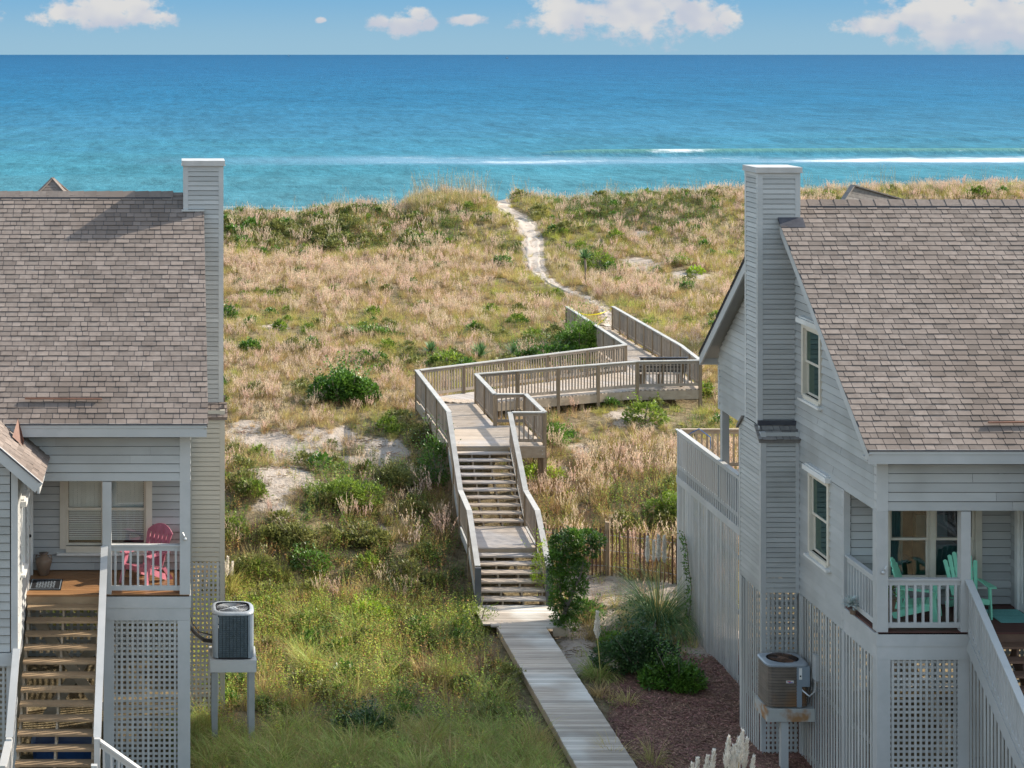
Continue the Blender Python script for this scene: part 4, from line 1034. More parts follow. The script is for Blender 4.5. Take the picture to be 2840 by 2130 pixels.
# ---------------------------------------------------------------- porch things
adirondack((13.52, 33.95, 2.8), math.radians(-28), 'mint', 'mint green slatted adirondack chair facing sideways beside the corner post')
adirondack((14.50, 34.15, 2.8), math.radians(-93), 'mint', 'mint green slatted adirondack chair facing the stairs, behind the middle porch post')
adirondack((-.50, 36.3, 2.8), math.radians(-128), 'pink', 'pink plastic adirondack chair on the brown porch', True, 'plastic_chair')
mb = MB(); p = Vector((-2.52, 36.72, 2.8))
mb.lathe(p, [(.085, 0), (.10, .02), (.135, .16), (.165, .27), (.14, .33), (.07, .37), (.06, .40), (.10, .43)], 18)
jug = tag(mb.build('clay_jug', M['terracotta'], None, smooth=True), 'brown glazed clay jug by the porch wall', 'jug')
mb = MB()
for s_ in (-1, 1): mb.tube([p + Vector((s_ * .07, 0, .38)), p + Vector((s_ * .14, 0, .39)), p + Vector((s_ * .16, 0, .30))], .012, 6)
mb.build('handle', M['terracotta'], jug)
mb = MB(); mb.box(-2.74, -2.12, 35.66, 36.38, 2.804, 2.816)
mt = tag(mb.build('door_mat', M['black'], None), 'black patterned rubber door mat on the brown porch', 'door mat')
mb = MB()
for i in range(11):
    for j in range(13):
        if 1 < i < 9 and 1 < j < 11:
            x = -2.70 + i * .053; y = 35.70 + j * .052; a = (i + j) % 2
            mb.beam((x - .018, y - .018 * (1 if a else -1), 2.8185), (x + .018, y + .018 * (1 if a else -1), 2.8185), .012, .004)
for a_, b_ in (((-2.72, 35.69, 2.8185), (-2.14, 35.69, 2.8185)), ((-2.72, 36.35, 2.8185), (-2.14, 36.35, 2.8185)), ((-2.71, 35.7, 2.8185), (-2.71, 36.34, 2.8185)), ((-2.15, 35.7, 2.8185), (-2.15, 36.34, 2.8185))): mb.beam(a_, b_, .014, .004)
mb.build('mat_pattern', M['ac_grey'], mt)
mb = MB()
for i in range(26): mb.box(14.86 + .003 * (i % 2), 15.5, 33.62 + i * .03, 33.645 + i * .03, 2.803, 2.813 + .002 * (i % 2))
tag(mb.build('woven_rug', M['teal_mat'], None), 'ribbed teal mat on the dark red porch boards', 'mat')
# potted plant on a little stand behind the railing
root = thing('potted_plant', (12.78, 33.42, 2.8), 'small leafy plant in a brown pot behind the porch railing', 'plant')
mb = MB(); mb.lathe((12.78, 33.42, 2.8), [(.14, 0), (.03, .03), (.03, .25), (.15, .30)], 12); mb.build('stand', M['post_brown'], root)
mb = MB(); mb.lathe((12.78, 33.42, 3.1), [(.08, 0), (.13, .2), (.14, .22)], 14); mb.build('pot', M['terracotta'], root)
mb = MB()
for i in range(70):
    a = random.uniform(0, 6.28); r = random.uniform(.02, .2); z = 3.3 + random.uniform(0, .28)
    c = Vector((12.78 + r * math.cos(a), 33.42 + r * math.sin(a), z)); d = Vector((math.cos(a), math.sin(a), random.uniform(-.5, .8))).normalized() * .07; s_ = Vector((-math.sin(a), math.cos(a), 0)) * .022
    mb.face([c - d * .5, c + s_, c + d, c - s_])
mb.build('foliage', M['leaf_mid'], root)
root = thing('silver_plant', (12.36, 34.15, 2.80), 'small silvery leafed plant growing through the side porch railing', 'plant')
mb = MB()
for i in range(150):
    a = random.uniform(0, 6.28); e = random.uniform(-.5, 1.3); r = random.uniform(.03, .16)
    dirn = Vector((math.cos(a) * math.cos(e), math.sin(a) * math.cos(e), math.sin(e)))
    c = Vector((12.37, 34.15, 2.98)) + dirn * r; s_ = dirn.cross(Vector((0, 0, 1))).normalized() * .016
    mb.face([c - dirn * .03, c + s_, c + dirn * .06, c - s_])
mb.build('foliage', M['silver'], root)
mb = MB(); mb.lathe((12.395, 34.15, 2.80), [(.05, 0), (.065, .08)], 10); mb.build('pot', M['terracotta'], root)
# blue tub under the left stairs
root = thing('storage_tub', (-2.1, 37.0, H(-2.1, 37)), 'dark blue plastic storage tub on the ground under the left stairs', 'storage tub')
mb = MB(); gz = H(-2.1, 37); mb.lathe((-2.1, 37.0, gz), [(.62, 0), (.66, .30), (.66, .32)], 24, sx=1, sy=.5, pw=5); mb.build('tub_body', M['navy'], root)
mb = MB(); mb.lathe((-2.1, 37.0, gz + .321), [(.69, 0), (.69, .04), (.6, .08), (.3, .09)], 24, sx=1, sy=.5, pw=5); mb.build('lid', M['navy'], root)
# blue cord on the back deck rail
mb = MB(); mb.tube([(12.5, 46.24, 3.5), (12.95, 46.1, 3.79), (13.2, 46.0, 3.60), (13.22, 46.05, 3.3)], .012, 5)
tag(mb.build('blue_rope', M['rope']), 'blue cord tied around the back deck railing', 'rope')

# ---------------------------------------------------------------- air conditioners
def fan(root, c, r, hub, bladem, hubm, z):
    mb = MB()
    for k in range(3):
        a0 = k * 2.094 + .4
        for q in range(6):
            a = a0 + q * .13; b = a + .13
            mb.face([(c[0] + .06 * math.cos(a), c[1] + .06 * math.sin(a), z - .10 + q * .012), (c[0] + r * .93 * math.cos(a), c[1] + r * .93 * math.sin(a), z - .12 + q * .02),
                     (c[0] + r * .93 * math.cos(b), c[1] + r * .93 * math.sin(b), z - .10 + q * .02), (c[0] + .06 * math.cos(b), c[1] + .06 * math.sin(b), z - .088 + q * .012)])
    f = mb.build('fan', M[bladem], root)
    mb = MB(); mb.lathe((c[0], c[1], z - .1), [(.10, 0), (.10, .09), (.06, .11)], 14); mb.build('fan_hub', M[hubm], f)
    mb = MB()
    for q in range(4, 12):
        rr = r * q / 12; pts = [(c[0] + rr * math.cos(t / 24 * 6.2832), c[1] + rr * math.sin(t / 24 * 6.2832), z + .005) for t in range(25)]; mb.tube(pts, .0028, 4, cap=False)
    for q in range(4):
        a = q * 1.5708 + .6; mb.tube([(c[0], c[1], z + .012), (c[0] + r * math.cos(a), c[1] + r * math.sin(a), z)], .006, 4)
    mb.build('fan_grille', M[hubm], root)
# left unit
cx, cy, s_ = 1.22, 38.0, .40; z0, z1 = .86, 1.80
U = thing('air_conditioner', (cx, cy, z0), 'dark blue-grey air conditioner on tall legs in the weeds', 'air conditioner')
mb = MB(); mb.lathe((cx, cy, z0), [(s_ * .97, .03), (s_ * .97, .90)], 40, pw=4.2); mb.build('coil_core', M['dark'], U)
mb = MB(); n = 40
for side in range(4):
    R = Matrix.Rotation(side * math.pi / 2, 3, 'Z')
    for i in range(8):
        u = -.29 + (i + .5) * .58 / 8
        a = R @ Vector((u, -s_ - .006, 0)); b = a + Vector((cx, cy, 0))
        d = R @ Vector((1, 0, 0)); nn_ = R @ Vector((0, -1, 0))
        mb.hexa([b - d * .033 + Vector((0, 0, z0 + .04)), b + d * .033 + Vector((0, 0, z0 + .04)), b + d * .033 + nn_ * -.02 + Vector((0, 0, z0 + .04)), b - d * .033 - nn_ * .02 + Vector((0, 0, z0 + .04)),
                 b - d * .033 + Vector((0, 0, z0 + .88)), b + d * .033 + Vector((0, 0, z0 + .88)), b + d * .033 - nn_ * .02 + Vector((0, 0, z0 + .88)), b - d * .033 - nn_ * .02 + Vector((0, 0, z0 + .88))])
        for q in range(22):
            zz = z0 + .06 + q * .038; mb.beam(b - d * .03 + nn_ * .003 + Vector((0, 0, zz)), b + d * .03 + nn_ * .003 + Vector((0, 0, zz)), .006, .016)
mb.build('louvers', M['ac_blue'], U)
mb = MB()
for (sx, sy) in ((-1, -1), (1, -1), (1, 1), (-1, 1)):
    pts = []
    mb = MB()
    for q in range(5):
        th = q / 4 * math.pi / 2; pts.append((cx + sx * (s_ - .10 + .115 * math.cos(th)), cy + sy * (s_ - .10 + .115 * math.sin(th))))
    for (p, q) in zip(pts, pts[1:]): mb.face([(p[0], p[1], z0 + .03), (q[0], q[1], z0 + .03), (q[0], q[1], z0 + .89), (p[0], p[1], z0 + .89)])
    mb.build('corner_panel', M['ac_grey'], U, smooth=True)
mb = MB(); mb.lathe((cx, cy, z0), [(s_ + .025, .88), (s_ + .03, .905), (s_ + .0, .935), (s_ - .03, .945), (s_ - .055, .94)], 48, pw=4.0)
# open ring: drop the two caps
mb.f = mb.f[:-2]; mb.t = mb.t[:-2]; mb.m = mb.m[:-2]; mb.build('top_cover', M['ac_light'], U, smooth=True)
mb = MB(); mb.lathe((cx, cy, z0), [(s_ + .01, 0), (s_ + .01, .035)], 40, pw=4.2); mb.build('base_pan', M['black'], U)
fan(U, (cx, cy), s_ - .06, .1, 'rust', 'ac_light', z1 - .02)
mb = MB(); mb.beam((cx - s_ + .02, cy - s_ + .06, z0 + .78), (cx - s_ + .11, cy - s_ - .012, z0 + .78), .004, .13); mb.beam((cx - s_ + .02, cy - s_ + .055, z0 + .66), (cx - s_ + .11, cy - s_ - .016, z0 + .66), .004, .06); mb.build('label_plate', M['white'], U)
S = thing('equipment_stand', (cx, cy, GZ), 'grey timber stand on tall legs under the dark air conditioner', 'stand')
mb = MB(); mb.box(cx - .47, cx + .47, cy - .45, cy + .45, z0 - .05, z0 - .002); mb.build('platform', M['trim'], S)
mb = MB(); mb.box(cx - .46, cx + .46, cy - .46, cy - .42, z0 - .24, z0 - .052); mb.box(cx - .46, cx + .46, cy + .42, cy + .46, z0 - .24, z0 - .052); mb.box(cx - .465, cx - .42, cy - .42, cy + .42, z0 - .23, z0 - .052); mb.box(cx + .42, cx + .465, cy - .42, cy + .42, z0 - .23, z0 - .052); mb.build('apron', M['trim'], S)
M['stand'] = mat('shaded_leg_paint', (.25, .255, .25), (.31, .31, .30), 3, .6, .05)  # darker leg colour: the shade on the legs put into the paint
for (sx, sy) in ((-1, -1), (1, -1), (1, 1), (-1, 1)):
    mb = MB(); x, y = cx + sx * .37, cy + sy * .37; mb.box(x - .06, x + .06, y - .06, y + .06, H(x, y) - .3, z0 - .052); mb.build('leg', M['stand'], S)
mb = MB(); mb.tube([(.34, 39.0, 1.12), (.5, 38.6, 1.05), (.65, 38.2, 1.06), (.83, 38.0, 1.10)], .04, 8); mb.build('insulated_pipe', M['black'], U)
mb = MB(); mb.tube([(.34, 38.6, 1.6), (.42, 38.5, 1.3), (.55, 38.3, 1.2), (.82, 37.9, 1.25)], .014, 6); mb.build('cable', M['black'], U)
# right unit
x0, x1, y0, y1, z0, z1 = 11.52, 12.32, 36.28, 37.0, .34, 1.18; cx, cy = (x0 + x1) / 2, (y0 + y1) / 2
U = thing('air_conditioner', (cx, cy, z0), 'rusty brown louvred air conditioner bracketed beside the right house', 'air conditioner')
mb = MB(); mb.lathe((cx, cy, z0), [(.37, .02), (.37, .80)], 40, pw=7, sy=.9); mb.build('coil_core', M['dark'], U)
mb = MB()
for q in range(14):
    zz = .03 + q * .0565
    mb.lathe((cx, cy, z0 + zz), [(.40, 0), (.395, .02), (.38, .046)], 44, pw=7, sy=.9)
    mb.f = mb.f[:-2]; mb.t = mb.t[:-2]; mb.m = mb.m[:-2]
mb.build('louvers', M['ac_brown'], U)
mb = MB(); mb.box(x1 - .235, x1 + .012, y0 - .012, y0 + .3, z0 + .42, z0 + .81); mb.box(x1 - .235, x1 - .14, y0 - .010, y0 + .1, z0 + .02, z0 + .42); mb.build('side_panel', M['ac_grey'], U)
mb = MB(); mb.box(x1 - .20, x1 - .14, y0 - .015, y0 - .0125, z0 + .56, z0 + .78); lp = mb.build('label_plate', M['white'], U)
mb = MB(); mb.box(x1 - .185, x1 - .155, y0 - .0165, y0 - .0155, z0 + .61, z0 + .64); mb.build('barcode', M['black'], lp)
mb = MB(); mb.box(x0 + .36, x0 + .50, y0 - .016, y0 + .01, z0 + .49, z0 + .535); lp = mb.build('maker_badge', M['white'], U)
mb = MB(); mb.box(x0 + .375, x0 + .44, y0 - .0185, y0 - .0165, z0 + .512, z0 + .527); mb.build('badge_red_mark', mat('badge_red', (.5, .03, .04)), lp)
mb = MB(); mb.box(x0 + .40, x0 + .485, y0 - .0185, y0 - .0165, z0 + .497, z0 + .509); mb.build('badge_blue_mark', mat('badge_blue', (.04, .06, .35)), lp)
mb = MB(); mb.lathe((cx, cy, z0), [(.415, .80), (.42, .83), (.39, .85), (.35, .855)], 48, pw=6, sy=.9); mb.f = mb.f[:-2]; mb.t = mb.t[:-2]; mb.m = mb.m[:-2]
# flat top around the round fan opening
ring = 48
for k in range(ring):
    def sq(th, r, pw): ct, st = math.cos(th), math.sin(th); q = (abs(ct) ** pw + abs(st) ** pw) ** (-1 / pw); return (cx + r * ct * q, cy + .9 * r * st * q, z0 + .855)
    def ci(th): return (cx + .31 * math.cos(th), cy + .29 * math.sin(th), z0 + .86)
    a, b = k / ring * 6.28319, (k + 1) / ring * 6.28319
    mb.face([sq(a, .35, 6), sq(b, .35, 6), ci(b), ci(a)])
mb.build('top_cover', M['ac_light'], U, smooth=False)
fan(U, (cx, cy), .29, .1, 'rust', 'rust', z0 + .87)
S = thing('equipment_stand', (cx, cy, GZ), 'rust stained grey bracket stand on one post under the brown air conditioner', 'stand')
mst = mat('stained_trim', (.36, .355, .33), (.42, .415, .39), 3, .6, .05, c3=(.30, .16, .07), patch=3.0)
mb = MB(); mb.box(x0 - .02, 12.42, y0 - .03, y1 + .03, z0 - .04, z0 - .004); mb.build('platform', mst, S)
mb = MB(); mb.box(x0 - .02, 12.42, y0 - .035, y0 + .01, z0 - .25, z0 - .042); mb.box(x0 - .022, x0 + .025, y0 + .01, y1, z0 - .25, z0 - .042); mb.box(x0 - .02, 12.42, y1 - .01, y1 + .035, z0 - .25, z0 - .042); mb.build('apron', mst, S)
mb = MB(); mb.box(x0 + .27, x0 + .41, y0 + .02, y0 + .16, -1.3, z0 - .042); mb.build('leg', M['trim'], S)

# ================================================================== boardwalk
BW = thing('boardwalk', (8.3, 47, -.9), 'long weathered wooden boardwalk with stairs climbing the dune', 'boardwalk')
def plank_run(x0, x1, ya, yb, z, w=.14, gap=.012, material='deck', name='deck_boards', th=.038, poly=None):
    mb = MB(); y = ya
    while y < yb - .02:
        e = min(y + w - gap, yb)
        a, b = x0, x1
        if poly: a, b = poly((y + e) / 2)
        j = random.uniform(-.006, .006)
        mb.box(a + j, b + j, y, e, z - th + random.uniform(-.0015, .0015), z + random.uniform(-.0015, .0015)); y += w
    return mb.build(name, M[material], BW)
ZW = -.62
a = px(1380, 1740, ZW); b = px(1513, 1738, ZW); wx0, wx1 = a.x, b.x; wy = a.y
plank_run(wx0, wx1, 30.0, wy, ZW, material='walk')
mb = MB(); mb.box(wx0 + .02, wx0 + .06, 30, wy, ZW - .22, ZW - .04); mb.box(wx1 - .06, wx1 - .02, 30, wy, ZW - .22, ZW - .04); mb.build('joists', M['frame_wood'], BW)
sx0 = px(1309, 1678, ZW).x; sx1 = px(1520, 1678, ZW).x; sy = px(1400, 1678, ZW).y     # foot of the stairs
plank_run(sx0, sx1 + .05, wy + .0, sy, ZW, material='walk', poly=lambda y: (sx0 + .02 + max(0, (wy + .35 - y)) * 1.2, sx1 + .10 - max(0, (wy + .25 - y)) * .3))
mb = MB(); mb.box(sx1 - .25, sx1 + .12, wy - .04, wy, ZW - .2, ZW - .0); mb.box(sx0 + .3, wx0, wy - .04, wy, ZW - .2, ZW - .0); mb.build('joists', M['frame_wood'], BW)
# stairs
ZD = 1.75; r_ = .13
def xL(y): return 7.62 + (y - 46.7) * .052
def xR(y): return xL(y) + 1.66
def tread(y0, y1, z):
    x0, x1 = xL((y0 + y1) / 2), xR((y0 + y1) / 2)
    mb = MB(); m_ = (y0 + y1) / 2
    mb.box(x0, x1, y0, m_ - .004, z - .04, z); mb.box(x0, x1, m_ + .004, y1, z - .04, z); mb.build('tread', M['deck'], BW)
zl = .27; yl0 = 48.36; yl1 = 50.57; yd = px(1400, 1237.5, ZD).y
r1 = (zl - ZW) / 7; t1 = (yl0 - sy) / 6
for i in range(6): tread(sy + i * t1, sy + (i + 1) * t1 + .02, ZW + (i + 1) * r1)
r2 = (ZD - zl) / 11; t2 = (yd - yl1) / 10
for i in range(10): tread(yl1 + i * t2, yl1 + i * t2 + .30, zl + (i + 1) * r2)
plank_run(0, 1, yl0, yl1, zl, poly=lambda y: (xL(y), xR(y)))
mb = MB(); mb.box(xL(yl0), xR(yl0), yl0 - .002, yl0 + .04, zl - .24, zl - .042); mb.box(xL(yd), xR(yd), yd - .0, yd + .04, ZD - .28, ZD - .042); mb.build('rim_boards', M['frame_wood'], BW)
mb = MB()
for k in range(4):
    sxk = lambda y: xL(y) + .06 + k * 1.54 / 3
    mb.beam((sxk(sy), sy + .05, ZW - .06), (sxk(yl0), yl0, zl - .20), .045, .16); mb.beam((sxk(yl1), yl1, zl - .06), (sxk(yd), yd, ZD - .22), .045, .16)
    for i in range(6): x = sxk(sy + i * t1); mb.box(x - .022, x + .022, sy + i * t1 + .02, sy + (i + 1) * t1, ZW + i * r1 - .02, ZW + (i + 1) * r1 - .042)
    for i in range(10): x = sxk(yl1 + i * t2); mb.box(x - .022, x + .022, yl1 + i * t2 + .02, yl1 + (i + 1) * t2, zl + i * r2 - .02, zl + (i + 1) * r2 - .042)
mb.build('stringers', M['frame_wood'], BW)
# deck corner points from the rail survey
HR = .97; ZR = ZD + HR
def rp(u, v): p = px(u, v, ZR); return Vector((p.x, p.y, ZD))
A0 = rp(1240, 1142); A1 = rp(1161, 1025); A2 = rp(1735, 955); A3 = rp(1572, 849)
B0 = rp(1404, 1145); B1 = rp(1513, 1145); B2 = rp(1458, 1091); B3 = rp(1365, 1092); B4 = rp(1328, 1036); B5 = rp(1767, 1001); B6 = rp(1942, 998); B7 = rp(1889, 957); B8 = rp(1700, 849)
xl = (A0.x + A1.x) / 2; xr = (B3.x + B4.x) / 2; xo = (B1.x + B2.x) / 2
A0.x = A1.x = xl; B3.x = B4.x = B0.x = xr; B1.x = B2.x = xo; B0.y = B1.y = A0.y; B2.y = B3.y = (B2.y + B3.y) / 2
def lerp_y(P, Q, y): return P.x + (Q.x - P.x) * (y - P.y) / (Q.y - P.y)
plank_run(xl, xo, A0.y - .08, B2.y, ZD)
plank_run(xl, xr, B2.y, B4.y, ZD)
# ramp deck: boards run along it
poly = [B4, B5, B6, Vector((B7.x, B7.y, ZD)), Vector((B7.x, A2.y, ZD)), A2, A1]
d = (A2 - A1).normalized(); nrm = Vector((-d.y, d.x, 0))
def clip_line(c, dirv, poly):
    ts = []
    for i in range(len(poly)):
        p, q = poly[i], poly[(i + 1) % len(poly)]; e = q - p
        den = dirv.x * e.y - dirv.y * e.x
        if abs(den) < 1e-9: continue
        t = ((p.x - c.x) * e.y - (p.y - c.y) * e.x) / den; s_ = ((p.x - c.x) * dirv.y - (p.y - c.y) * dirv.x) / den
        if 0 <= s_ < 1: ts.append(t)
    return sorted(ts)
mb = MB(); pdir = Vector((d.y, -d.x, 0))       # boards across the run
Lr = (B6 - A1).length + 2; k = -3.0
while k < Lr:
    c = A1 + d * k; ts = clip_line(c, pdir, poly)
    for t0, t1_ in zip(ts[::2], ts[1::2]):
        if t1_ - t0 > .1: mb.beam(c + pdir * t0 + Vector((0, 0, -.017)), c + pdir * t1_ + Vector((0, 0, -.017)), .133, .036 + random.uniform(-.002, .002))
    k += .14
mb.build('deck_boards', M['deck_y'], BW)
plank_run(A2.x, B8.x, A2.y + .02, A3.y, ZD, poly=lambda y: (A2.x + (A3.x - A2.x) * (y - A2.y) / (A3.y - A2.y), (B6.x + (B7.x - B6.x) * (y - B6.y) / (B7.y - B6.y)) if y < B7.y else (B7.x + (B8.x - B7.x) * (y - B7.y) / (B8.y - B7.y))))
def rim(P, Q, drop=.26, w=.045, out=0.0):
    mb = MB(); P = Vector(P); Q = Vector(Q); mb.beam(P + Vector((0, 0, -.04 - drop / 2)), Q + Vector((0, 0, -.04 - drop / 2)), w, drop); mb.build('rim_board', M['frame_wood'], BW)
rim((xl, A0.y - .05, ZD), A1); rim((xr, A0.y - .05, ZD), (xo, A0.y - .05, ZD), .30); rim(B1, B2); rim(B4, B5); rim(B5, B6, .3); rim(B2, B3); rim(A1, A2); rim(A2, A3, .2); rim(B6, B7, .2); rim(B7, B8, .2)
# bolt heads on the front rim
mb = MB()
for zz in (-.14, -.24): mb.lathe((xo - .08, A0.y - .085, ZD + zz), [(.018, -.0), (.018, .01)], 8)
mb.build('bolts', M['metal'], BW)
# slanted kick boards left of the deck
def rails(P, Q, z0a=0, z1a=0, spacing=1.9, ends=(True, True), sp=.118, ph=HR, mat_='rail', drop=.0, outset=0):
    """rail bay(s) from P to Q, following their slope"""
    P = Vector(P); Q = Vector(Q); L_ = math.hypot((Q - P).x, (Q - P).y); n = max(1, round(L_ / spacing))
    for i in range(n): 
        a = P.lerp(Q, i / n); b = P.lerp(Q, (i + 1) / n)
        railing(None, 'railing', a, b, .10, ph + .0, BW, sp=sp, w=.036, cap=.14, material=mat_, capm='rail_cap', drop=drop)
    for i in range(n + 1):
        if (i == 0 and not ends[0]) or (i == n and not ends[1]): continue
        p = P.lerp(Q, i / n); g = min(H(p.x, p.y) - .25, p.z - .4); mb = MB()
        mb.box(p.x - .05, p.x + .05, p.y - .05, p.y + .05, g, p.z + ph - .034); mb.build('post', M['post_brown'], BW)
rails(A1, A0, spacing=2.2, drop=.12)
rails(A1 + Vector((.1, .0, 0)), A2, spacing=1.85, ends=(False, True))
rails(A2, A3, spacing=1.7, ends=(False, True))
rails(B1, B2, spacing=1.5); rails(B3, B2, ends=(True, False), spacing=3); rails(B4, B3, ends=(True, False), spacing=1.8)
rails(B0, B1, ends=(True, False), spacing=3)
rails(B4, B5, ends=(False, True), spacing=1.55); rails(B5, B6, ends=(False, True), spacing=3)
rails(B6, B7, ends=(False, True), spacing=1.4); rails(B7, B8, ends=(False, True), spacing=1.3)
def stair_rail(fx):
    p0 = Vector((fx(sy), sy + .03, ZW)); p1 = Vector((fx(yl0), yl0 - .02, zl)); p2 = Vector((fx(yl1), yl1, zl)); p3 = Vector((fx(A0.y), A0.y, ZD))
    rails(p0, p1, ends=(False, True), spacing=3, drop=.05); rails(p1, p2, ends=(False, True), spacing=3, drop=.05); rails(p2, p3, ends=(False, False), spacing=2.2, drop=.05)
    x = fx(sy); mb = MB(); mb.box(x - .075, x + .075, sy - .06, sy + .02, ZW - .3, ZW + HR - .04); mb.build('newel_post', M['newel'], BW, label='dark grey end post at the foot of the stairs')
    for (ya, za, yb, zb) in ((sy, ZW, yl0, zl - .08), (yl0, zl - .12, yl1, zl - .12), (yl1, zl - .08, yd, ZD - .14)):
        mb = MB(); mb.beam((fx(ya), ya, za), (fx(yb), yb, zb), .05, .25); mb.build('skirt_board', M['rail_cap'], BW)
stair_rail(lambda y: xL(y) - .05); stair_rail(lambda y: xR(y) + .05)
# piles below the deck
for (x, y) in ((xl, A0.y), (xl, (A0.y + A1.y) / 2), (xo - .1, A0.y), (xr, B3.y), (xL(yl0), yl0), (xR(yl0), yl0), (xL(yl1), yl1), (xR(yl1), yl1), (xo - .1, B2.y)):
    mb = MB(); zt = ZD - .05 if y > 52 else zl - .05; mb.box(x - .07, x + .07, y + .05, y + .19, H(x, y) - .5, zt); mb.build('pile', M['post_brown'], BW)
for t in (.15, .4, .65, .9):
    p = B4.lerp(B5, t); mb = MB(); mb.box(p.x - .07, p.x + .07, p.y + .03, p.y + .17, H(p.x, p.y) - .5, ZD - .05); mb.build('pile', M['post_brown'], BW)
# bench on the corner of the deck
BN = thing('deck_bench', ((B5.x + B6.x) / 2, B6.y + .5, ZD), 'dark slatted high-backed bench in the corner of the deck', 'bench')
bx0, bx1, by = B5.x + .25, B6.x - .45, B6.y + .35
mb = MB()
for k in range(4): mb.box(bx0, bx1, by + .0 + k * .12, by + .11 + k * .12, ZD + .42, ZD + .455)
mb.build('seat', M['deck'], BN)
mb = MB()
for k in range(4): mb.box(bx0 - .05, bx1 + .05, by - .10 - k * .035, by - .065 - k * .035, ZD + .50 + k * .13, ZD + .615 + k * .13)
mb.build('backrest', mat('bench_stain', (.10, .09, .085), (.14, .13, .12), 4, .8, .1), BN)
for x in (bx0 + .1, (bx0 + bx1) / 2, bx1 - .1):
    mb = MB(); mb.box(x - .045, x + .045, by + .36, by + .45, ZD, ZD + .418); mb.build('leg', M['post_brown'], BN)
    mb = MB(); mb.beam((x, by - .0, ZD), (x, by - .21, ZD + 1.0), .09, .045, up=(0, 1, 0)); mb.build('back_support', M['post_brown'], BN)
mb = MB(); mb.box(bx0 - .08, bx1 + .08, by - .27, by - .17, ZD + 1.01, ZD + 1.04); mb.build('top_board', M['flashing'], BN)
# caution tape
def tape(p, q, sag, w=.045, n=18, tw=2.0):
    mb = MB(); pts = []
    for i in range(n + 1):
        t = i / n; c = Vector(p).lerp(Vector(q), t) - Vector((0, 0, sag * 4 * t * (1 - t))); a = tw * t * 3.1 + .6 * math.sin(7 * t)
        pts.append((c + Vector((0, math.sin(a) * w / 2, math.cos(a) * w / 2)), c - Vector((0, math.sin(a) * w / 2, math.cos(a) * w / 2))))
    for (a, b), (c, e) in zip(pts, pts[1:]): mb.face([a, b, e, c])
    return mb
e0 = Vector((A3.x, A3.y, ZR)); e1 = Vector((B8.x, B8.y, ZR - .05)); e2 = A3.lerp(A2, .14) + Vector((0, 0, HR)); 
T_ = thing('caution_tape', e0, 'yellow caution tape strung across the seaward end of the walkway', 'tape')
tape(e2, e1, .22).build('tape_strand', M['tape'], T_); tape(e0.lerp(e2, .4), e1, .30, tw=3).build('tape_strand', M['tape'], T_); tape(e0 + Vector((.1, -.4, 0)), e1 + Vector((-.45, -.9, -.95)), .15, tw=2).build('tape_strand', M['tape'], T_); tape(e1, e1 + Vector((-1.0, -.6, -.75)), .12).build('tape_strand', M['tape'], T_)
mb = tape(e0, e2, .0, tw=4); mb.build('tape_strand', M['tape'], T_)

# ---------------------------------------------------------------- sand fence
fp = [px(1500, 1620, -.8), px(1686, 1624, -.8), px(1888, 1640, -.8)]
FN = thing('sand_fence', fp[1], 'low fence of thin reddish slats wired to brown posts', 'fence')
mb = MB(); mb2 = MB()
tot = []
for a, b in zip(fp, fp[1:]):
    n = int((b - a).length / .10)
    for i in range(n):
        p = a.lerp(b, i / n); g = H(p.x, p.y); ln = Vector((random.uniform(-.02, .02), random.uniform(-.01, .01), 0))
        hh = 1.22 + random.uniform(-.05, .04)
        mb.beam((p.x, p.y, g - .05), Vector((p.x, p.y, g + hh)) + ln, .045, .012)
    for zz in (.25, .65, 1.05): mb2.tube([a.lerp(b, t / 6) + Vector((0, .012, H(a.lerp(b, t / 6).x, a.lerp(b, t / 6).y) - a.lerp(b, t / 6).z + zz)) for t in range(7)], .006, 4)
mb.build('slats', M['fence_red'], FN); mb2.build('wire', M['metal'], FN)
for p, hh in ((fp[1], 1.38), (fp[0].lerp(fp[1], .05), 1.3), (fp[2], 1.3)):
    g = H(p.x, p.y); mb = MB(); mb.tube([(p.x, p.y + .05, g - .3), (p.x, p.y + .05, g + hh)], [.07, .065], 10); mb.build('post', M['post_brown'], FN)

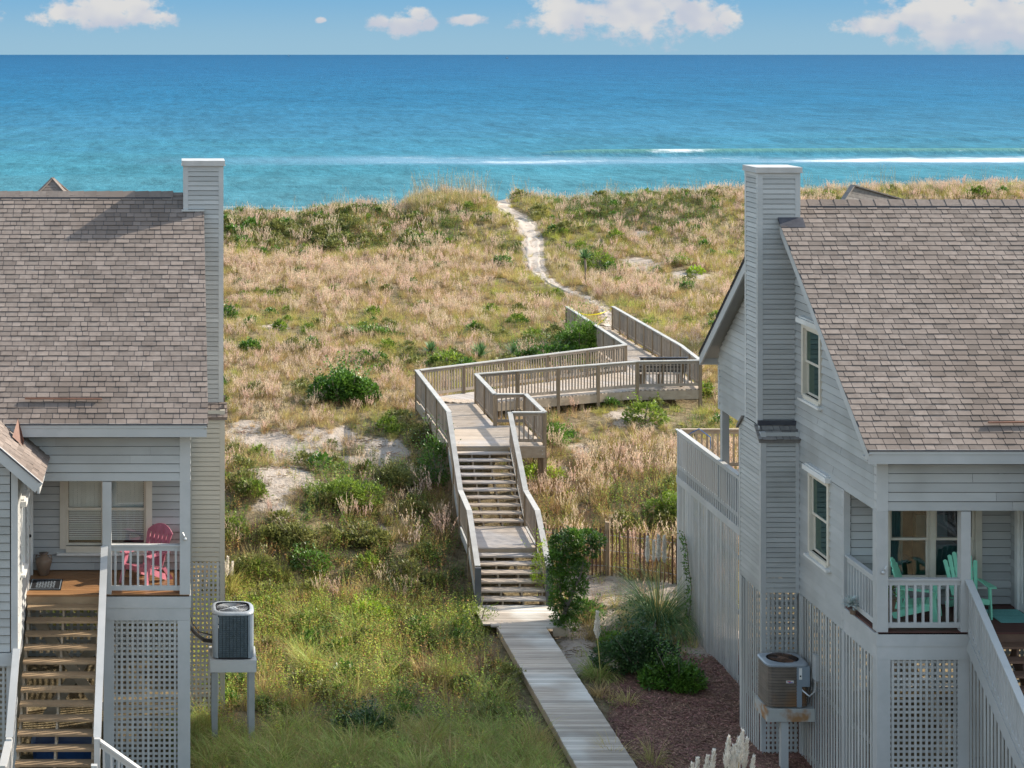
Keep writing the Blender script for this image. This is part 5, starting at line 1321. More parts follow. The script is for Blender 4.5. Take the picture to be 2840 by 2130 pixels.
# ---------------------------------------------------------------- roofs of shelters on the beach side
def pyramid(name, cx, cy, rx_, ry_, zb, zt, material, label, ridge=0.0, skew=0):
    root = thing(name, (cx, cy, H(cx, cy)), label, 'gazebo')
    mb = MB()
    n = 14
    for k in range(n):
        t0, t1_ = k / n, (k + 1) / n
        def ringp(t, dz=0):
            x = rx_ * (1 - t) + ridge * t; y = ry_ * (1 - t)
            z = zb + (zt - zb) * t + dz
            return [Vector((cx - x, cy - y, z)), Vector((cx + x, cy - y, z)), Vector((cx + x, cy + y, z)), Vector((cx - x, cy + y, z))]
        a = ringp(t0, .018); b = ringp(t1_, 0)
        for q in range(4): mb.face([a[q], a[(q + 1) % 4], b[(q + 1) % 4], b[q]])
        a2 = ringp(t0, 0)
        for q in range(4): mb.face([a2[q], a2[(q + 1) % 4], a[(q + 1) % 4], a[q]], 0)
    rf = mb.build('roof', material, root)
    mb = MB()
    top = [Vector((cx - ridge, cy, zt + .03)), Vector((cx + ridge, cy, zt + .03))]
    for q, (sx, sy_) in enumerate(((-1, -1), (1, -1), (1, 1), (-1, 1))): mb.beam((cx + sx * rx_, cy + sy_ * ry_, zb + .04), top[0] if sx < 0 else top[1], .16, .05)
    if ridge: mb.beam(top[0], top[1], .2, .05)
    mb.build('ridge_caps', material, rf)
    for (sx, sy_) in ((-1, -1), (1, -1), (1, 1), (-1, 1)):
        mb = MB(); x, y = cx + sx * (rx_ - .4), cy + sy_ * (ry_ - .4); mb.box(x - .08, x + .08, y - .08, y + .08, H(x, y) - .3, zb + .05); mb.build('post', M['post_brown'], root)
    mb = MB(); mb.box(cx - rx_ + .25, cx + rx_ - .25, cy - ry_ + .25, cy + ry_ - .25, H(cx, cy) + .3, H(cx, cy) + .42); mb.build('floor', M['deck'], root)
p = pd(146, 495, 92); pyramid('gazebo', p.x, p.y, 1.9, 1.9, p.z - 1.9, p.z, M['shingle'], 'brown shingled gazebo roof peak behind the left house ridge')
p = pd(2365, 516, 74); q = pd(2500, 545, 74)
def tilted_roof():
    root = thing('shelter', (p.x + 1.6, p.y, H(p.x, p.y)), 'dark grey hipped shelter roof beyond the right house ridge', 'shelter')
    mb = MB(); apex = Vector(p); endr = Vector(pd(2480, 546, 76)) + Vector((1.6, 0, -.5)); zb = p.z - 1.5
    left = Vector((p.x - 1.5, p.y - 1.2, zb)); back = Vector((p.x - .4, p.y + 2.2, zb)); fr = Vector((endr.x + .6, endr.y - 1.8, zb - .3)); rb = Vector((endr.x + .6, endr.y + 1.8, zb - .3))
    def strips(a0, a1, b0, b1, n=12):
        for k in range(n):
            t0, t1_ = k / n, (k + 1) / n; nn_ = Vector((0, 0, .02))
            mb.face([a0.lerp(b0, t0) + nn_, a1.lerp(b1, t0) + nn_, a1.lerp(b1, t1_), a0.lerp(b0, t1_)]); mb.face([a0.lerp(b0, t0), a1.lerp(b1, t0), a1.lerp(b1, t0) + nn_, a0.lerp(b0, t0) + nn_], 0)
    strips(left, fr, apex, endr); strips(back, left, apex, apex, 10); strips(rb, back, endr, apex)
    rf = mb.build('roof', M['shingle_grey'], root)
    mb = MB(); mb.beam(apex + Vector((0, 0, .03)), endr + Vector((0, 0, .03)), .22, .05); mb.beam(left + Vector((0, 0, .03)), apex + Vector((0, 0, .03)), .2, .05); mb.build('ridge_caps', M['shingle_grey'], rf)
    for v_ in (left, back, fr, rb):
        mb = MB(); mb.box(v_.x - .08 + .1, v_.x + .08 + .1, v_.y - .08, v_.y + .08, H(v_.x, v_.y) - .3, v_.z + .03); mb.build('post', M['post_brown'], root)
tilted_roof()

# ---------------------------------------------------------------- vessels on the horizon
def vessel(u, dist, L_, label, kind):
    X = (u - CU) * dist / F; root = thing(kind, (X, dist, SEA), label, kind)
    mb = MB()
    s_ = L_
    pts = [(-.5, .0), (-.42, -.1), (.35, -.1), (.5, .0)]
    for sy_ in (-1, 1):
        pass
    b = [(X - .46 * s_, dist - .08 * s_, SEA - .3), (X + .38 * s_, dist - .08 * s_, SEA - .3), (X + .38 * s_, dist + .08 * s_, SEA - .3), (X - .46 * s_, dist + .08 * s_, SEA - .3),
         (X - .5 * s_, dist - .11 * s_, SEA + .12 * s_), (X + .5 * s_, dist - .03 * s_, SEA + .17 * s_), (X + .5 * s_, dist + .03 * s_, SEA + .17 * s_), (X - .5 * s_, dist + .11 * s_, SEA + .12 * s_)]
    mb.hexa(b); mb.build('hull', M['hull'], root)
    mb = MB(); mb.box(X - .1 * s_, X + .15 * s_, dist - .07 * s_, dist + .07 * s_, SEA + .12 * s_, SEA + .3 * s_); mb.build('wheelhouse', M['white'], root)
    mb = MB(); mb.tube([(X, dist, SEA + .3 * s_), (X, dist, SEA + .75 * s_)], .02 * s_, 6); mb.tube([(X, dist, SEA + .35 * s_), (X - .4 * s_, dist, SEA + .6 * s_)], .015 * s_, 5); mb.tube([(X, dist, SEA + .35 * s_), (X + .35 * s_, dist, SEA + .55 * s_)], .015 * s_, 5); mb.build('mast', M['hull'], root)
vessel(801, 14000, 17, 'tiny trawler with outriggers on the horizon left of centre', 'trawler')
vessel(1406, 6900, 11, 'tiny boat just below the horizon near the centre', 'boat')
# ================================================================== vegetation
def rnd(a, b): return random.uniform(a, b)
PROTO = {}
def add_proto(kind, mb, mats_):
    o = mb.build('proto_' + kind, mats_, None, link=False)
    PROTO.setdefault(kind, []).append(o)
def blade(mb, base, ang, L_, w, bend, tone, m=0, seg=3, lift=1.0, droop=0.0):
    """a curved tapering blade"""
    dx, dy = math.cos(ang), math.sin(ang); p = Vector(base); th = math.pi / 2 - bend * .25; side = Vector((-dy, dx, 0))
    a = rnd(0, 3.14); side = (side * math.cos(a * .5) + Vector((dx, dy, 0)) * math.sin(a * .5)).normalized()
    pts = [p.copy()]; st = L_ / seg
    for i in range(seg):
        th -= bend / seg * (1 + droop * i)
        p = p + Vector((dx * math.cos(th), dy * math.cos(th), math.sin(th))) * st; pts.append(p.copy())
    for i in range(seg):
        w0 = w * (1 - i / seg) ** .7; w1 = w * (1 - (i + 1) / seg) ** .7
        if i < seg - 1: mb.face([pts[i] - side * w0, pts[i] + side * w0, pts[i + 1] + side * w1, pts[i + 1] - side * w1], tone, m)
        else: mb.face([pts[i] - side * w0, pts[i] + side * w0, pts[i + 1]], tone, m)
    return pts
def leaf(mb, c, d, L_, w, tone, m=0):
    d = Vector(d).normalized(); s_ = d.cross(Vector((rnd(-.4, .4), rnd(-.4, .4), 1)))
    if s_.length < .05: s_ = Vector((1, 0, 0))
    s_ = s_.normalized() * w; c = Vector(c); t = c + d * L_
    mb.face([c, c + d * L_ * .5 + s_, t, c + d * L_ * .5 - s_], tone, m)
# straw-coloured fine grass
for v in range(4):
    mb = MB()
    for i in range(46):
        a = rnd(0, 6.283); r = rnd(0, .22); blade(mb, (r * math.cos(a), r * math.sin(a), -.03), a + rnd(-.8, .8), rnd(.35, .75), rnd(.006, .010), rnd(.1, .9), rnd(0, 1), 0, 2)
    for i in range(8):
        a = rnd(0, 6.283); blade(mb, (0, 0, 0), a, rnd(.2, .4), .011, rnd(.8, 1.6), rnd(0, .6), 1, 2)
    add_proto('straw', mb, [M['g_straw'], M['stem']])
# bluestem with pinkish feathery tops
for v in range(4):
    mb = MB()
    for i in range(16):
        a = rnd(0, 6.283); r = rnd(0, .16); pts = blade(mb, (r * math.cos(a), r * math.sin(a), -.03), a + rnd(-.6, .6), rnd(.55, .95), .006, rnd(.05, .5), rnd(.2, .8), 1, 2)
        tip = pts[-1]; mid = pts[-2]
        for q in range(7):
            c = mid.lerp(tip, q / 7 * .9 + .15); leaf(mb, c, (rnd(-.5, .5), rnd(-.5, .5), 1), rnd(.06, .10), rnd(.010, .017), rnd(.3, 1), 0)
    for i in range(26):
        a = rnd(0, 6.283); r = rnd(0, .2); blade(mb, (r * math.cos(a), r * math.sin(a), -.03), a, rnd(.25, .5), .008, rnd(.3, 1.2), rnd(0, .8), 2, 2)
    add_proto('pink', mb, [M['g_pink'], M['stem'], M['g_straw']])
for v in range(4):
    mb = MB()
    for i in range(52):
        a = rnd(0, 6.283); r = rnd(0, .25); blade(mb, (r * math.cos(a), r * math.sin(a), -.03), a + rnd(-.8, .8), rnd(.25, .6), rnd(.007, .012), rnd(.2, 1.2), rnd(0, 1), 0, 2)
    add_proto('yellow', mb, [M['g_yellow']])
# long arching clump grass, individual blades reading near the camera
for v in range(3):
    mb = MB()
    for i in range(110):
        a = rnd(0, 6.283); r = rnd(0, .12); blade(mb, (r * math.cos(a), r * math.sin(a), -.03), a + rnd(-.3, .3), rnd(.6, 1.15), rnd(.005, .009), rnd(.7, 1.9), rnd(0, 1), 0 if random.random() < .75 else 1, 4, droop=.3)
    add_proto('clump', mb, [M['g_green'], M['g_straw']])
for v in range(3):
    mb = MB()
    for i in range(90):
        a = rnd(0, 6.283); r = rnd(0, .3); blade(mb, (r * math.cos(a), r * math.sin(a), -.03), a + rnd(-.6, .6), rnd(.3, .7), rnd(.004, .007), rnd(.5, 1.6), rnd(0, 1), 0 if random.random() < .48 else 1, 3)
    add_proto('meadow', mb, [M['g_green'], M['g_straw']])
# upright leafy herbs (many small leaves on stems)
def herb(kind, m1, n_st, hmin, hmax, lw, ll, extra=0.12):
    for v in range(4):
        mb = MB()
        for i in range(n_st):
            a = rnd(0, 6.283); r = rnd(0, .26); hgt = rnd(hmin, hmax); ln = rnd(0, .35)
            b0 = Vector((r * math.cos(a), r * math.sin(a), -.03)); tp = b0 + Vector((math.cos(a) * ln * hgt, math.sin(a) * ln * hgt, hgt))
            mb.face([b0 - Vector((.004, 0, 0)), b0 + Vector((.004, 0, 0)), tp], .3, 1)
            k = int(hgt / .035)
            for q in range(k):
                t = (q + .5) / k
                if t < .18: continue
                c = b0.lerp(tp, t); th = rnd(0, 6.283); s_ = 1.1 - .6 * t
                leaf(mb, c, (math.cos(th), math.sin(th), rnd(-.1, .8)), ll * s_ * rnd(.7, 1.2), lw * s_ * rnd(.7, 1.2), rnd(0, 1), 2 if random.random() < extra else 0)
        add_proto(kind, mb, [M[m1], M['stem'], M['autumn']])
herb('herb', 'herb', 12, .22, .66, .020, .068, .13)
herb('herb_dark', 'herb_dark', 13, .18, .5, .024, .07, .05)
for v in range(3):
    random.seed(100 + v)
herb('herb_rust', 'autumn', 12, .2, .6, .017, .055, 0)
for v in range(4):
    mb = MB()
    for i in range(330):
        a = rnd(0, 6.283); e = rnd(-.1, 1.5); rr_ = rnd(.35, 1) ** .5
        d_ = Vector((math.cos(a) * math.cos(e), math.sin(a) * math.cos(e), math.sin(e) * .8)); bmp = .3 * (1 + .45 * noise.noise(d_ * 2.5 + Vector((v * 9, 0, 0))))
        leaf(mb, d_ * bmp * rr_ + Vector((0, 0, .08)), d_ + Vector((rnd(-.8, .8), rnd(-.8, .8), rnd(-.2, .8))), rnd(.05, .09), rnd(.016, .028), min(1, max(0, .5 + .6 * noise.noise(d_ * 4) + rnd(-.3, .3))), 0)
    add_proto('bushlet', mb, [M[('olive', 'leaf_dark', 'olive', 'leaf_mid')[v]]])
# brown dead stems
for v in range(3):
    mb = MB()
    for i in range(26):
        a = rnd(0, 6.283); r = rnd(0, .2); pts = blade(mb, (r * math.cos(a), r * math.sin(a), -.03), a + rnd(-1, 1), rnd(.25, .7), .005, rnd(.1, 1.2), rnd(0, 1), 0, 2)
        for q in range(3): leaf(mb, pts[1].lerp(pts[2], rnd(0, 1)), (rnd(-1, 1), rnd(-1, 1), rnd(0, 1)), .035, .009, rnd(0, 1), 1 if random.random() < .4 else 0)
    add_proto('dead', mb, [M['stem'], M['autumn']])
# tall weeds
herb('weed', 'herb', 5, .5, 1.0, .018, .06, .25)
# sea oats: tall bare stems with drooping heads
for v in range(4):
    mb = MB()
    for i in range(3 + v):
        a = rnd(0, 6.283); pts = blade(mb, (rnd(-.2, .2), rnd(-.2, .2), 0), a, rnd(1.0, 1.75), .010, rnd(.05, .4), .5, 0, 3)
        for q in range(10): leaf(mb, pts[-2].lerp(pts[-1], .35 + q / 16), (rnd(-.6, .6), rnd(-.6, .6), rnd(-.6, .6)), rnd(.03, .055), rnd(.009, .016), rnd(.2, 1), 0)
    for i in range(14):
        a = rnd(0, 6.283); blade(mb, (rnd(-.1, .1), rnd(-.1, .1), 0), a, rnd(.4, .8), .006, rnd(.5, 1.6), rnd(0, 1), 1, 3)
    add_proto('oat', mb, [M['oat'], M['g_straw']])

def scatter(name, kind, pts):
    """one 'stuff' object: pts = [(x, y, z, scale, rot, variant, tilt)]"""
    if not pts: return
    me = bpy.data.meshes.new(name); me.from_pydata([p[:3] for p in pts], [], [])
    for k, i in (('sc', 3), ('rz', 4), ('tl', 6)):
        a = me.attributes.new(k, 'FLOAT', 'POINT'); a.data.foreach_set('value', [p[i] for p in pts])
    a = me.attributes.new('vi', 'INT', 'POINT'); a.data.foreach_set('value', [int(p[5]) for p in pts])
    o = bpy.data.objects.new(name, me); COL.objects.link(o); tag(o, kind='stuff')
    pc = bpy.data.collections.new('clumps_' + name)
    for q in PROTO[kind]: pc.objects.link(q)
    ng = bpy.data.node_groups.new('scatter_' + name, 'GeometryNodeTree')
    ng.interface.new_socket('Geometry', in_out='INPUT', socket_type='NodeSocketGeometry'); ng.interface.new_socket('Geometry', in_out='OUTPUT', socket_type='NodeSocketGeometry')
    gi = ng.nodes.new('NodeGroupInput'); go = ng.nodes.new('NodeGroupOutput'); L = ng.links
    mp = ng.nodes.new('GeometryNodeMeshToPoints'); L.new(gi.outputs[0], mp.inputs[0])
    ci = ng.nodes.new('GeometryNodeCollectionInfo'); ci.inputs[0].default_value = pc; ci.inputs[1].default_value = True; ci.inputs[2].default_value = True
    ip = ng.nodes.new('GeometryNodeInstanceOnPoints'); L.new(mp.outputs[0], ip.inputs['Points']); L.new(ci.outputs[0], ip.inputs['Instance']); ip.inputs['Pick Instance'].default_value = True
    def at(n, t='FLOAT'):
        q = ng.nodes.new('GeometryNodeInputNamedAttribute'); q.data_type = t; q.inputs[0].default_value = n; return q.outputs[0]
    L.new(at('vi', 'INT'), ip.inputs['Instance Index'])
    cx = ng.nodes.new('ShaderNodeCombineXYZ'); L.new(at('tl'), cx.inputs[0]); L.new(at('rz'), cx.inputs[2]); L.new(cx.outputs[0], ip.inputs['Rotation'])
    cs = ng.nodes.new('ShaderNodeCombineXYZ'); s_ = at('sc'); [L.new(s_, cs.inputs[i]) for i in range(3)]; L.new(cs.outputs[0], ip.inputs['Scale'])
    L.new(ip.outputs[0], go.inputs[0])
    md = o.modifiers.new('scatter', 'NODES'); md.node_group = ng

_ = 0
def in_house(x, y):
    if x < .9 and 33 < y < 45.3 and x > -12: return x < .25 or (39.3 < y < 41.1 and x < 1.2)
    if x > 12.3 and 31 < y < 46.4: return True
    if x > 11.6 and 37.1 < y < 38.8: return True
    return False
def on_deck(x, y, m=0.0):
    if 7.2 + -m < x < 9.1 + m and y < 47 and (7.55 - m < x < 9.0 + m): return True
    if xL(y) - .1 - m < x < xR(y) + .1 + m and 46 < y < A0.y: return True
    if xl - m < x < xo + m and A0.y - .1 < y < B2.y + m: return True
    if xl - m < x < xr + m and y > A0.y and y < B4.y: return True
    if y > 56 and y < 68:
        p = Vector((x, y, 0)); d1 = Vector((A2.x - A1.x, A2.y - A1.y)); 
        up = A1.y + (x - A1.x) * d1.y / d1.x; dn = B4.y + (x - B4.x) * (B5.y - B4.y) / (B5.x - B4.x) if x < B5.x else B5.y
        if xl < x < B6.x + m and dn - m < y < up + m and x < A2.x + 2.2: return True
    if A2.x - m < x < B6.x + m and B6.y - .1 < y < A3.y + .2: return True
    return False
BUCK = {k: [] for k in PROTO}
def put(kind, x, y, s, z=None, tilt=.0):
    BUCK[kind].append((x, y, (H(x, y) if z is None else z) - .01, s, rnd(0, 6.283), random.randrange(len(PROTO[kind])), tilt))
def visible(x, y, m=2.5):
    u = CU + x * F / y
    return -m * F / y - 40 < u < 2880 + m * F / y
# hand-set dark shrubby areas, greener areas (centre px, radii px)
def blobs(lst):
    out = []
    for (u, v, ru, rv) in lst:
        p = GP(u, v); q = GP(u, v - rv); r = GP(u, v + rv); out.append((p.x, p.y, ru * p.y / F, min(6, max(.5, abs(q.y - r.y) / 2))))
    return out
def bl(lst, x, y):
    b = -1
    for (cx, cy, rx, ry) in lst:
        dx, dy = (x - cx) / rx, (y - cy) / ry
        if abs(dx) < 1.6 and abs(dy) < 1.6: b = max(b, 1 - math.hypot(dx, dy))
    return b
DARK = blobs([(740, 640, 170, 45), (960, 620, 150, 60), (1150, 600, 160, 45), (640, 600, 80, 40), (900, 1340, 110, 50), (1080, 1330, 70, 35), (880, 1440, 110, 60), (1180, 1270, 60, 80), (760, 1490, 120, 50),
              (860, 1560, 90, 40), (660, 1420, 60, 40), (1000, 1560, 120, 60), (1240, 1600, 80, 80), (1640, 580, 120, 40), (1850, 560, 120, 40), (1400, 680, 40, 20), (1220, 640, 60, 30), (1680, 740, 110, 20), (1880, 790, 60, 12), (1050, 1195, 70, 14), (1300, 1750, 120, 60),
              (1800, 1420, 90, 70), (1870, 1160, 70, 40), (1650, 1100, 60, 20), (1020, 915, 80, 14), (640, 960, 80, 16), (1200, 1010, 90, 25), (1480, 960, 90, 16)])
GREEN = blobs([(900, 1790, 320, 110), (1250, 1800, 160, 90), (760, 1640, 160, 50), (640, 1820, 100, 150), (1440, 600, 90, 40), (1600, 680, 90, 30), (1950, 1180, 70, 40), (1900, 1400, 60, 60), (1500, 790, 40, 40), (700, 560, 80, 14),
               (1700, 1130, 90, 25), (1890, 1120, 90, 40), (690, 590, 90, 20)])
LONG = blobs([(760, 2020, 300, 110), (1100, 2030, 260, 110), (1330, 2080, 160, 80), (640, 1640, 40, 50), (560, 2050, 120, 90), (1150, 1870, 180, 50), (820, 1880, 130, 40), (1420, 2000, 120, 120)])
PINKB = blobs([(760, 740, 190, 20), (660, 730, 90, 22), (1000, 790, 200, 30), (1150, 740, 160, 30), (900, 860, 90, 14), (1680, 560, 60, 10), (1750, 690, 80, 12), (1950, 570, 80, 40), (2000, 640, 60, 40), (1830, 800, 90, 16), (700, 800, 160, 26), (1240, 720, 120, 30),
               (860, 1000, 200, 30), (1500, 740, 20, 20), (1240, 860, 90, 16), (1700, 820, 100, 20), (720, 1110, 90, 40)])
random.seed(11)
def cell(y0, y1, x0, x1, dens):
    n = int((y1 - y0) * (x1 - x0) * dens)
    for _ in range(n): yield rnd(x0, x1), rnd(y0, y1)
def plant_area():
    zones = [(30, 47, -.2, 8.0, 24), (30, 47, 8.8, 12.4, 10), (44, 60, -3, 24, 20), (60, 80, -4, 34, 13), (80, 100, -3, 46, 9.5), (100, 127, -14, 60, 8.5)]
    for (y0, y1, x0, x1, dn) in zones:
        for x, y in cell(y0, y1, x0, x1, dn):
            if not visible(x, y) or in_house(x, y): continue
            sc_ = 1.0 + .35 * sst(y, 60, 110)
            u = CU + x * F / y
            if y > 47 and (u > 2060 and y < 90 and x > 13): continue
            s = sandy(x, y)
            if s > .12 and random.random() < .80 + (.06 if path_d(x, y) < -.1 else 0): continue
            pdist = path_d(x, y)
            if pdist < -.05 and not (pdist > -.3 and random.random() < .4): continue
            if y < 44.3 and x > 8.6 and mulchy(x, y) > -.05: continue
            od = on_deck(x, y, .12)
            if od and (y < 50 or y > 66): continue
            if od and random.random() < .8: continue
            near_walk = (y < 47 and 7.1 < x < 7.7)
            n1 = nz(x, y, 3.1, 20); n2 = nz(x, y, 1.1, 31); n3 = nz(x, y, 6, 44)
            bd, bg_, blg, bp = bl(DARK, x, y), bl(GREEN, x, y), bl(LONG, x, y), bl(PINKB, x, y)
            r = random.random(); k = None; sc = rnd(.7, 1.2) * sc_
            if od: k = 'dead' if r < .6 else 'herb_dark'; sc *= .5; put(k, x, y, sc); continue
            if y < 47 and x < 8.2:
                if y < 38.6 + 1.2 * n2 and blg + .5 * n2 > -.3: k = 'meadow' if r < .48 else ('clump' if r < .78 else ('herb' if r < .90 else 'straw')); sc = rnd(.6, 1.0)
                elif bg_ > -.3 or y > 38: 
                    q = nz(x, y, .9, 71) + .5 * n1
                    if q > .22: k = 'herb_dark' if r < .6 else 'herb'
                    elif q < -.30: k = 'dead' if r < .45 else ('herb_rust' if r < .70 else ('straw' if r < .80 else 'herb'))
                    else: k = 'herb' if r < .64 else ('herb_rust' if r < .68 else ('yellow' if r < .78 else ('dead' if r < .88 else 'herb_dark')))
                    sc = rnd(.5, 1.2)
                    if random.random() < .3: continue
                    if r > .93: k = 'bushlet'; sc = rnd(.6, 1.1)
                    elif r < .07: k = 'weed'; sc = rnd(.7, 1.15)
                    elif r < .095: k = 'clump'; sc = rnd(.7, 1.0)
                else: k = 'meadow' if r < .6 else 'herb'; sc = rnd(.6, 1)
            elif y < 47:
                if random.random() < .55: continue
                k = 'dead' if r < .4 else ('herb' if r < .7 else 'straw'); sc = rnd(.4, .8)
            elif y < 58:
                if bd + .5 * n2 > 0: k = 'herb_dark' if r < .48 else ('herb' if r < .62 else ('dead' if r < .84 else 'herb_rust'))
                elif bg_ > 0: k = 'herb' if r < .6 else 'yellow'
                else: k = 'dead' if r < .28 else ('straw' if r < .44 else ('herb' if r < .60 else ('pink' if r < (.68 if x < 8 else .78) else ('herb_dark' if r < .88 else 'herb_rust'))))
                sc = rnd(.55, 1.05)
                if r > .965: k = 'weed'; sc = rnd(.6, 1.0)
            elif y < 102:
                if bd + .45 * n2 > 0: k = 'herb_dark' if r < .6 else ('yellow' if r < .75 else 'herb')
                elif bg_ > 0: k = 'yellow' if r < .6 else 'herb'
                elif bp + .4 * n2 > 0: k = 'pink' if r < .40 else ('straw' if r < .72 else 'dead')
                elif n1 > .16: k = 'pink' if r < .28 else ('straw' if r < .52 else ('dead' if r < .80 else ('herb' if r < .9 else 'herb_rust')))
                elif n1 < -.22: k = 'yellow' if r < .38 else ('straw' if r < .55 else ('herb' if r < .78 else 'herb_dark'))
                else: k = 'straw' if r < .29 else ('yellow' if r < .50 else ('pink' if r < .63 else ('dead' if r < .82 else ('herb' if r < .90 else ('herb_rust' if r < .95 else 'herb_dark')))))
                sc = rnd(.5, 1.0) * sc_ * .78
            else:
                if bd + .5 * n2 > -.1 or (x < 15 and y > 103 and n1 > -.35): k = 'herb_dark' if r < .64 else ('herb' if r < .66 else ('pink' if r < .8 else 'yellow'))
                elif bg_ > 0: k = 'yellow' if r < .6 else 'herb'
                elif x > 21: k = 'pink' if r < .22 else ('yellow' if r < .52 else ('straw' if r < .68 else ('dead' if r < .80 else ('herb' if r < .92 else 'herb_dark'))))
                else: k = 'straw' if r < .35 else ('yellow' if r < .68 else ('pink' if r < .85 else 'herb'))
                sc = rnd(.55, 1.1) * (.95 if x > 15 else .8)
            if y > 47 and (bd > -.2 or bg_ > 0 or n1 < -.1) and random.random() < (.04 if y < 60 else .04) * (2.2 if (y > 102 and x < 15) else 1): k = 'bushlet'; sc = rnd(.7, 1.5)
            if k == 'herb_dark' and y > 102: sc *= 1.5
            if y < 60 and random.random() < .25 + n3: sc *= 1.15
            if y > 47 and sandy(x, y) > -.15: sc *= .75
            if 56.8 < y < 60 and 10 < x < 20 and y < B4.y + (x - B4.x) * .4: sc *= .7
            put(k, x, y, sc, tilt=rnd(-.12, .12))
    # sea oats on the seaward crest
    for _ in range(620):
        x = rnd(-12, 60); y = rnd(112, 123)
        u = CU + x * F / y
        if path_d(x, y) < .2: continue
        den = .55 + .8 * nz(x, 0, 5, 3) + (.6 if 880 < u < 1500 else 0) + (.2 if 150 < u < 700 else 0)
        if random.random() > den: continue
        put('oat', x, y, rnd(.6, 1.15) * (1.15 if 1050 < u < 1480 else .9))
plant_area()
# wind-pressed scrub massed on the landward face of the left ridge
for _ in range(260):
    x, y = rnd(-3, 15.5), rnd(105, 117)
    if visible(x, y) and nz(x, y, 2.6, 17) + .45 * nz(x, y, 7, 3) > -.22 + (.35 if 2 > x else 0) * 0: BUCK['bushlet'].append((x, y, H(x, y) - .05, rnd(1.2, 2.4), rnd(0, 6.28), random.choice((0, 0, 0, 2, 2, 2, 1)), 0))
for _ in range(420):
    x, y = rnd(-3, 15.5), rnd(104, 118)
    if visible(x, y): put(random.choice(('pink', 'dead', 'yellow', 'herb_rust')), x, y, rnd(1.0, 1.5))
for _ in range(120):
    x, y = rnd(20, 50), rnd(106, 118)
    if nz(x, y, 3, 27) > .12 and path_d(x, y) > .5: BUCK['bushlet'].append((x, y, H(x, y) - .05, rnd(1.3, 2.4), rnd(0, 6.28), random.choice((0, 2, 2, 3)), 0))
for _ in range(50):
    x, y = rnd(1, 7.4), rnd(47.5, 56)
    if sandy(x, y) < 0: BUCK['bushlet'].append((x, y, H(x, y) - .04, rnd(.8, 1.5), rnd(0, 6.28), random.choice((0, 2, 2, 0)), 0))
# extra mounded grass on the knoll beside the path
for _ in range(260):
    u = rnd(1130, 1350); p = Vector(((u - CU) * 117 / F, rnd(113, 120), 0)); put(random.choice(('straw', 'yellow', 'straw', 'oat')), p.x, p.y, rnd(.9, 1.25))
for v in range(3):
    mb = MB()
    for i in range(70):
        p = Vector((rnd(-.25, .25), rnd(-.25, .25), rnd(.0, .035))); a = rnd(0, 3.14); t_ = Vector((math.cos(a), math.sin(a), rnd(-.3, .3))) * rnd(.015, .04); s_ = Vector((-math.sin(a), math.cos(a), rnd(-.3, .3))) * rnd(.005, .012)
        mb.face([p - t_ - s_, p + t_ - s_, p + t_ + s_, p - t_ + s_])
    add_proto('chips', mb, [mat('bark_chip_%d' % v, (.10, .045, .032), (.33, .19, .14), 9, .9, .45, inst=.25)])
BUCK['chips'] = []
for _ in range(3200):
    x, y = rnd(8.6, 13.5), rnd(30, 43.5)
    if mulchy(x, y) > .02: put('chips', x, y, rnd(.8, 1.2), z=H(x, y) + .055)
# driftwood twigs and bits on bare sand
for v in range(3):
    mb = MB()
    for i in range(9):
        p = Vector((rnd(-.3, .3), rnd(-.3, .3), .015)); a = rnd(0, 6.28); mb.tube([p, p + Vector((math.cos(a), math.sin(a), .1)) * rnd(.05, .22)], .006, 4)
    add_proto('twigs', mb, [M['stem']])
BUCK['twigs'] = []
for _ in range(5200):
    x, y = rnd(-1, 24), rnd(41, 100)
    if sandy(x, y) > .1 and visible(x, y) and not in_house(x, y) and not on_deck(x, y) and path_d(x, y) > -.1: put('twigs', x, y, rnd(.7, 1.3))
NM = {'weed': 'tall_weeds', 'chips': 'bark_chips', 'twigs': 'sand_debris', 'straw': 'straw_grass', 'pink': 'plumed_grass', 'yellow': 'yellow_green_grass', 'clump': 'clump_grass', 'meadow': 'meadow_grass', 'herb': 'leafy_herbs', 'herb_dark': 'dark_ground_cover', 'herb_rust': 'autumn_herbs', 'bushlet': 'low_bushy_growth', 'dead': 'dry_stems', 'oat': 'sea_oats'}

# ---------------------------------------------------------------- single plants
def crown(mb, c, rad, n, ls, lw, seed=0, shape=None, flat=.0, m=0, lumps=8, hollow=.45):
    c = Vector(c); rr = random.Random(seed)
    lm = [(Vector((rr.gauss(0, 1), rr.gauss(0, 1), rr.gauss(0, .8))).normalized(), rr.uniform(.15, .42)) for _ in range(lumps)]
    for i in range(n):
        d = Vector((rr.gauss(0, 1), rr.gauss(0, 1), rr.gauss(0, 1))).normalized()
        if d.z < -.35 and flat: d.z *= .3; d.normalize()
        bump = .78 + max([max(0, d.dot(l) - .72) * 3.2 * a for l, a in lm]) + .18 * noise.noise(d * 3.3 + Vector((seed, 0, 0)))
        t = hollow + (1 - hollow) * rr.random() ** .45
        p = c + Vector((d.x * rad[0], d.y * rad[1], d.z * rad[2])) * t * bump
        dr = (d + Vector((rr.uniform(-1, 1), rr.uniform(-1, 1), rr.uniform(-.6, 1)))).normalized()
        tone = min(1, max(0, .5 + .55 * noise.noise(p * 2.2) + rr.uniform(-.3, .3)))
        s_ = dr.cross(Vector((rr.uniform(-.7, .7), rr.uniform(-.7, .7), 1))).normalized() * lw * rr.uniform(.7, 1.2)
        l = ls * rr.choice((.5, .8, 1, 1.2, 1.5))
        mb.face([p, p + dr * l * .45 + s_, p + dr * l, p + dr * l * .45 - s_], tone, m)
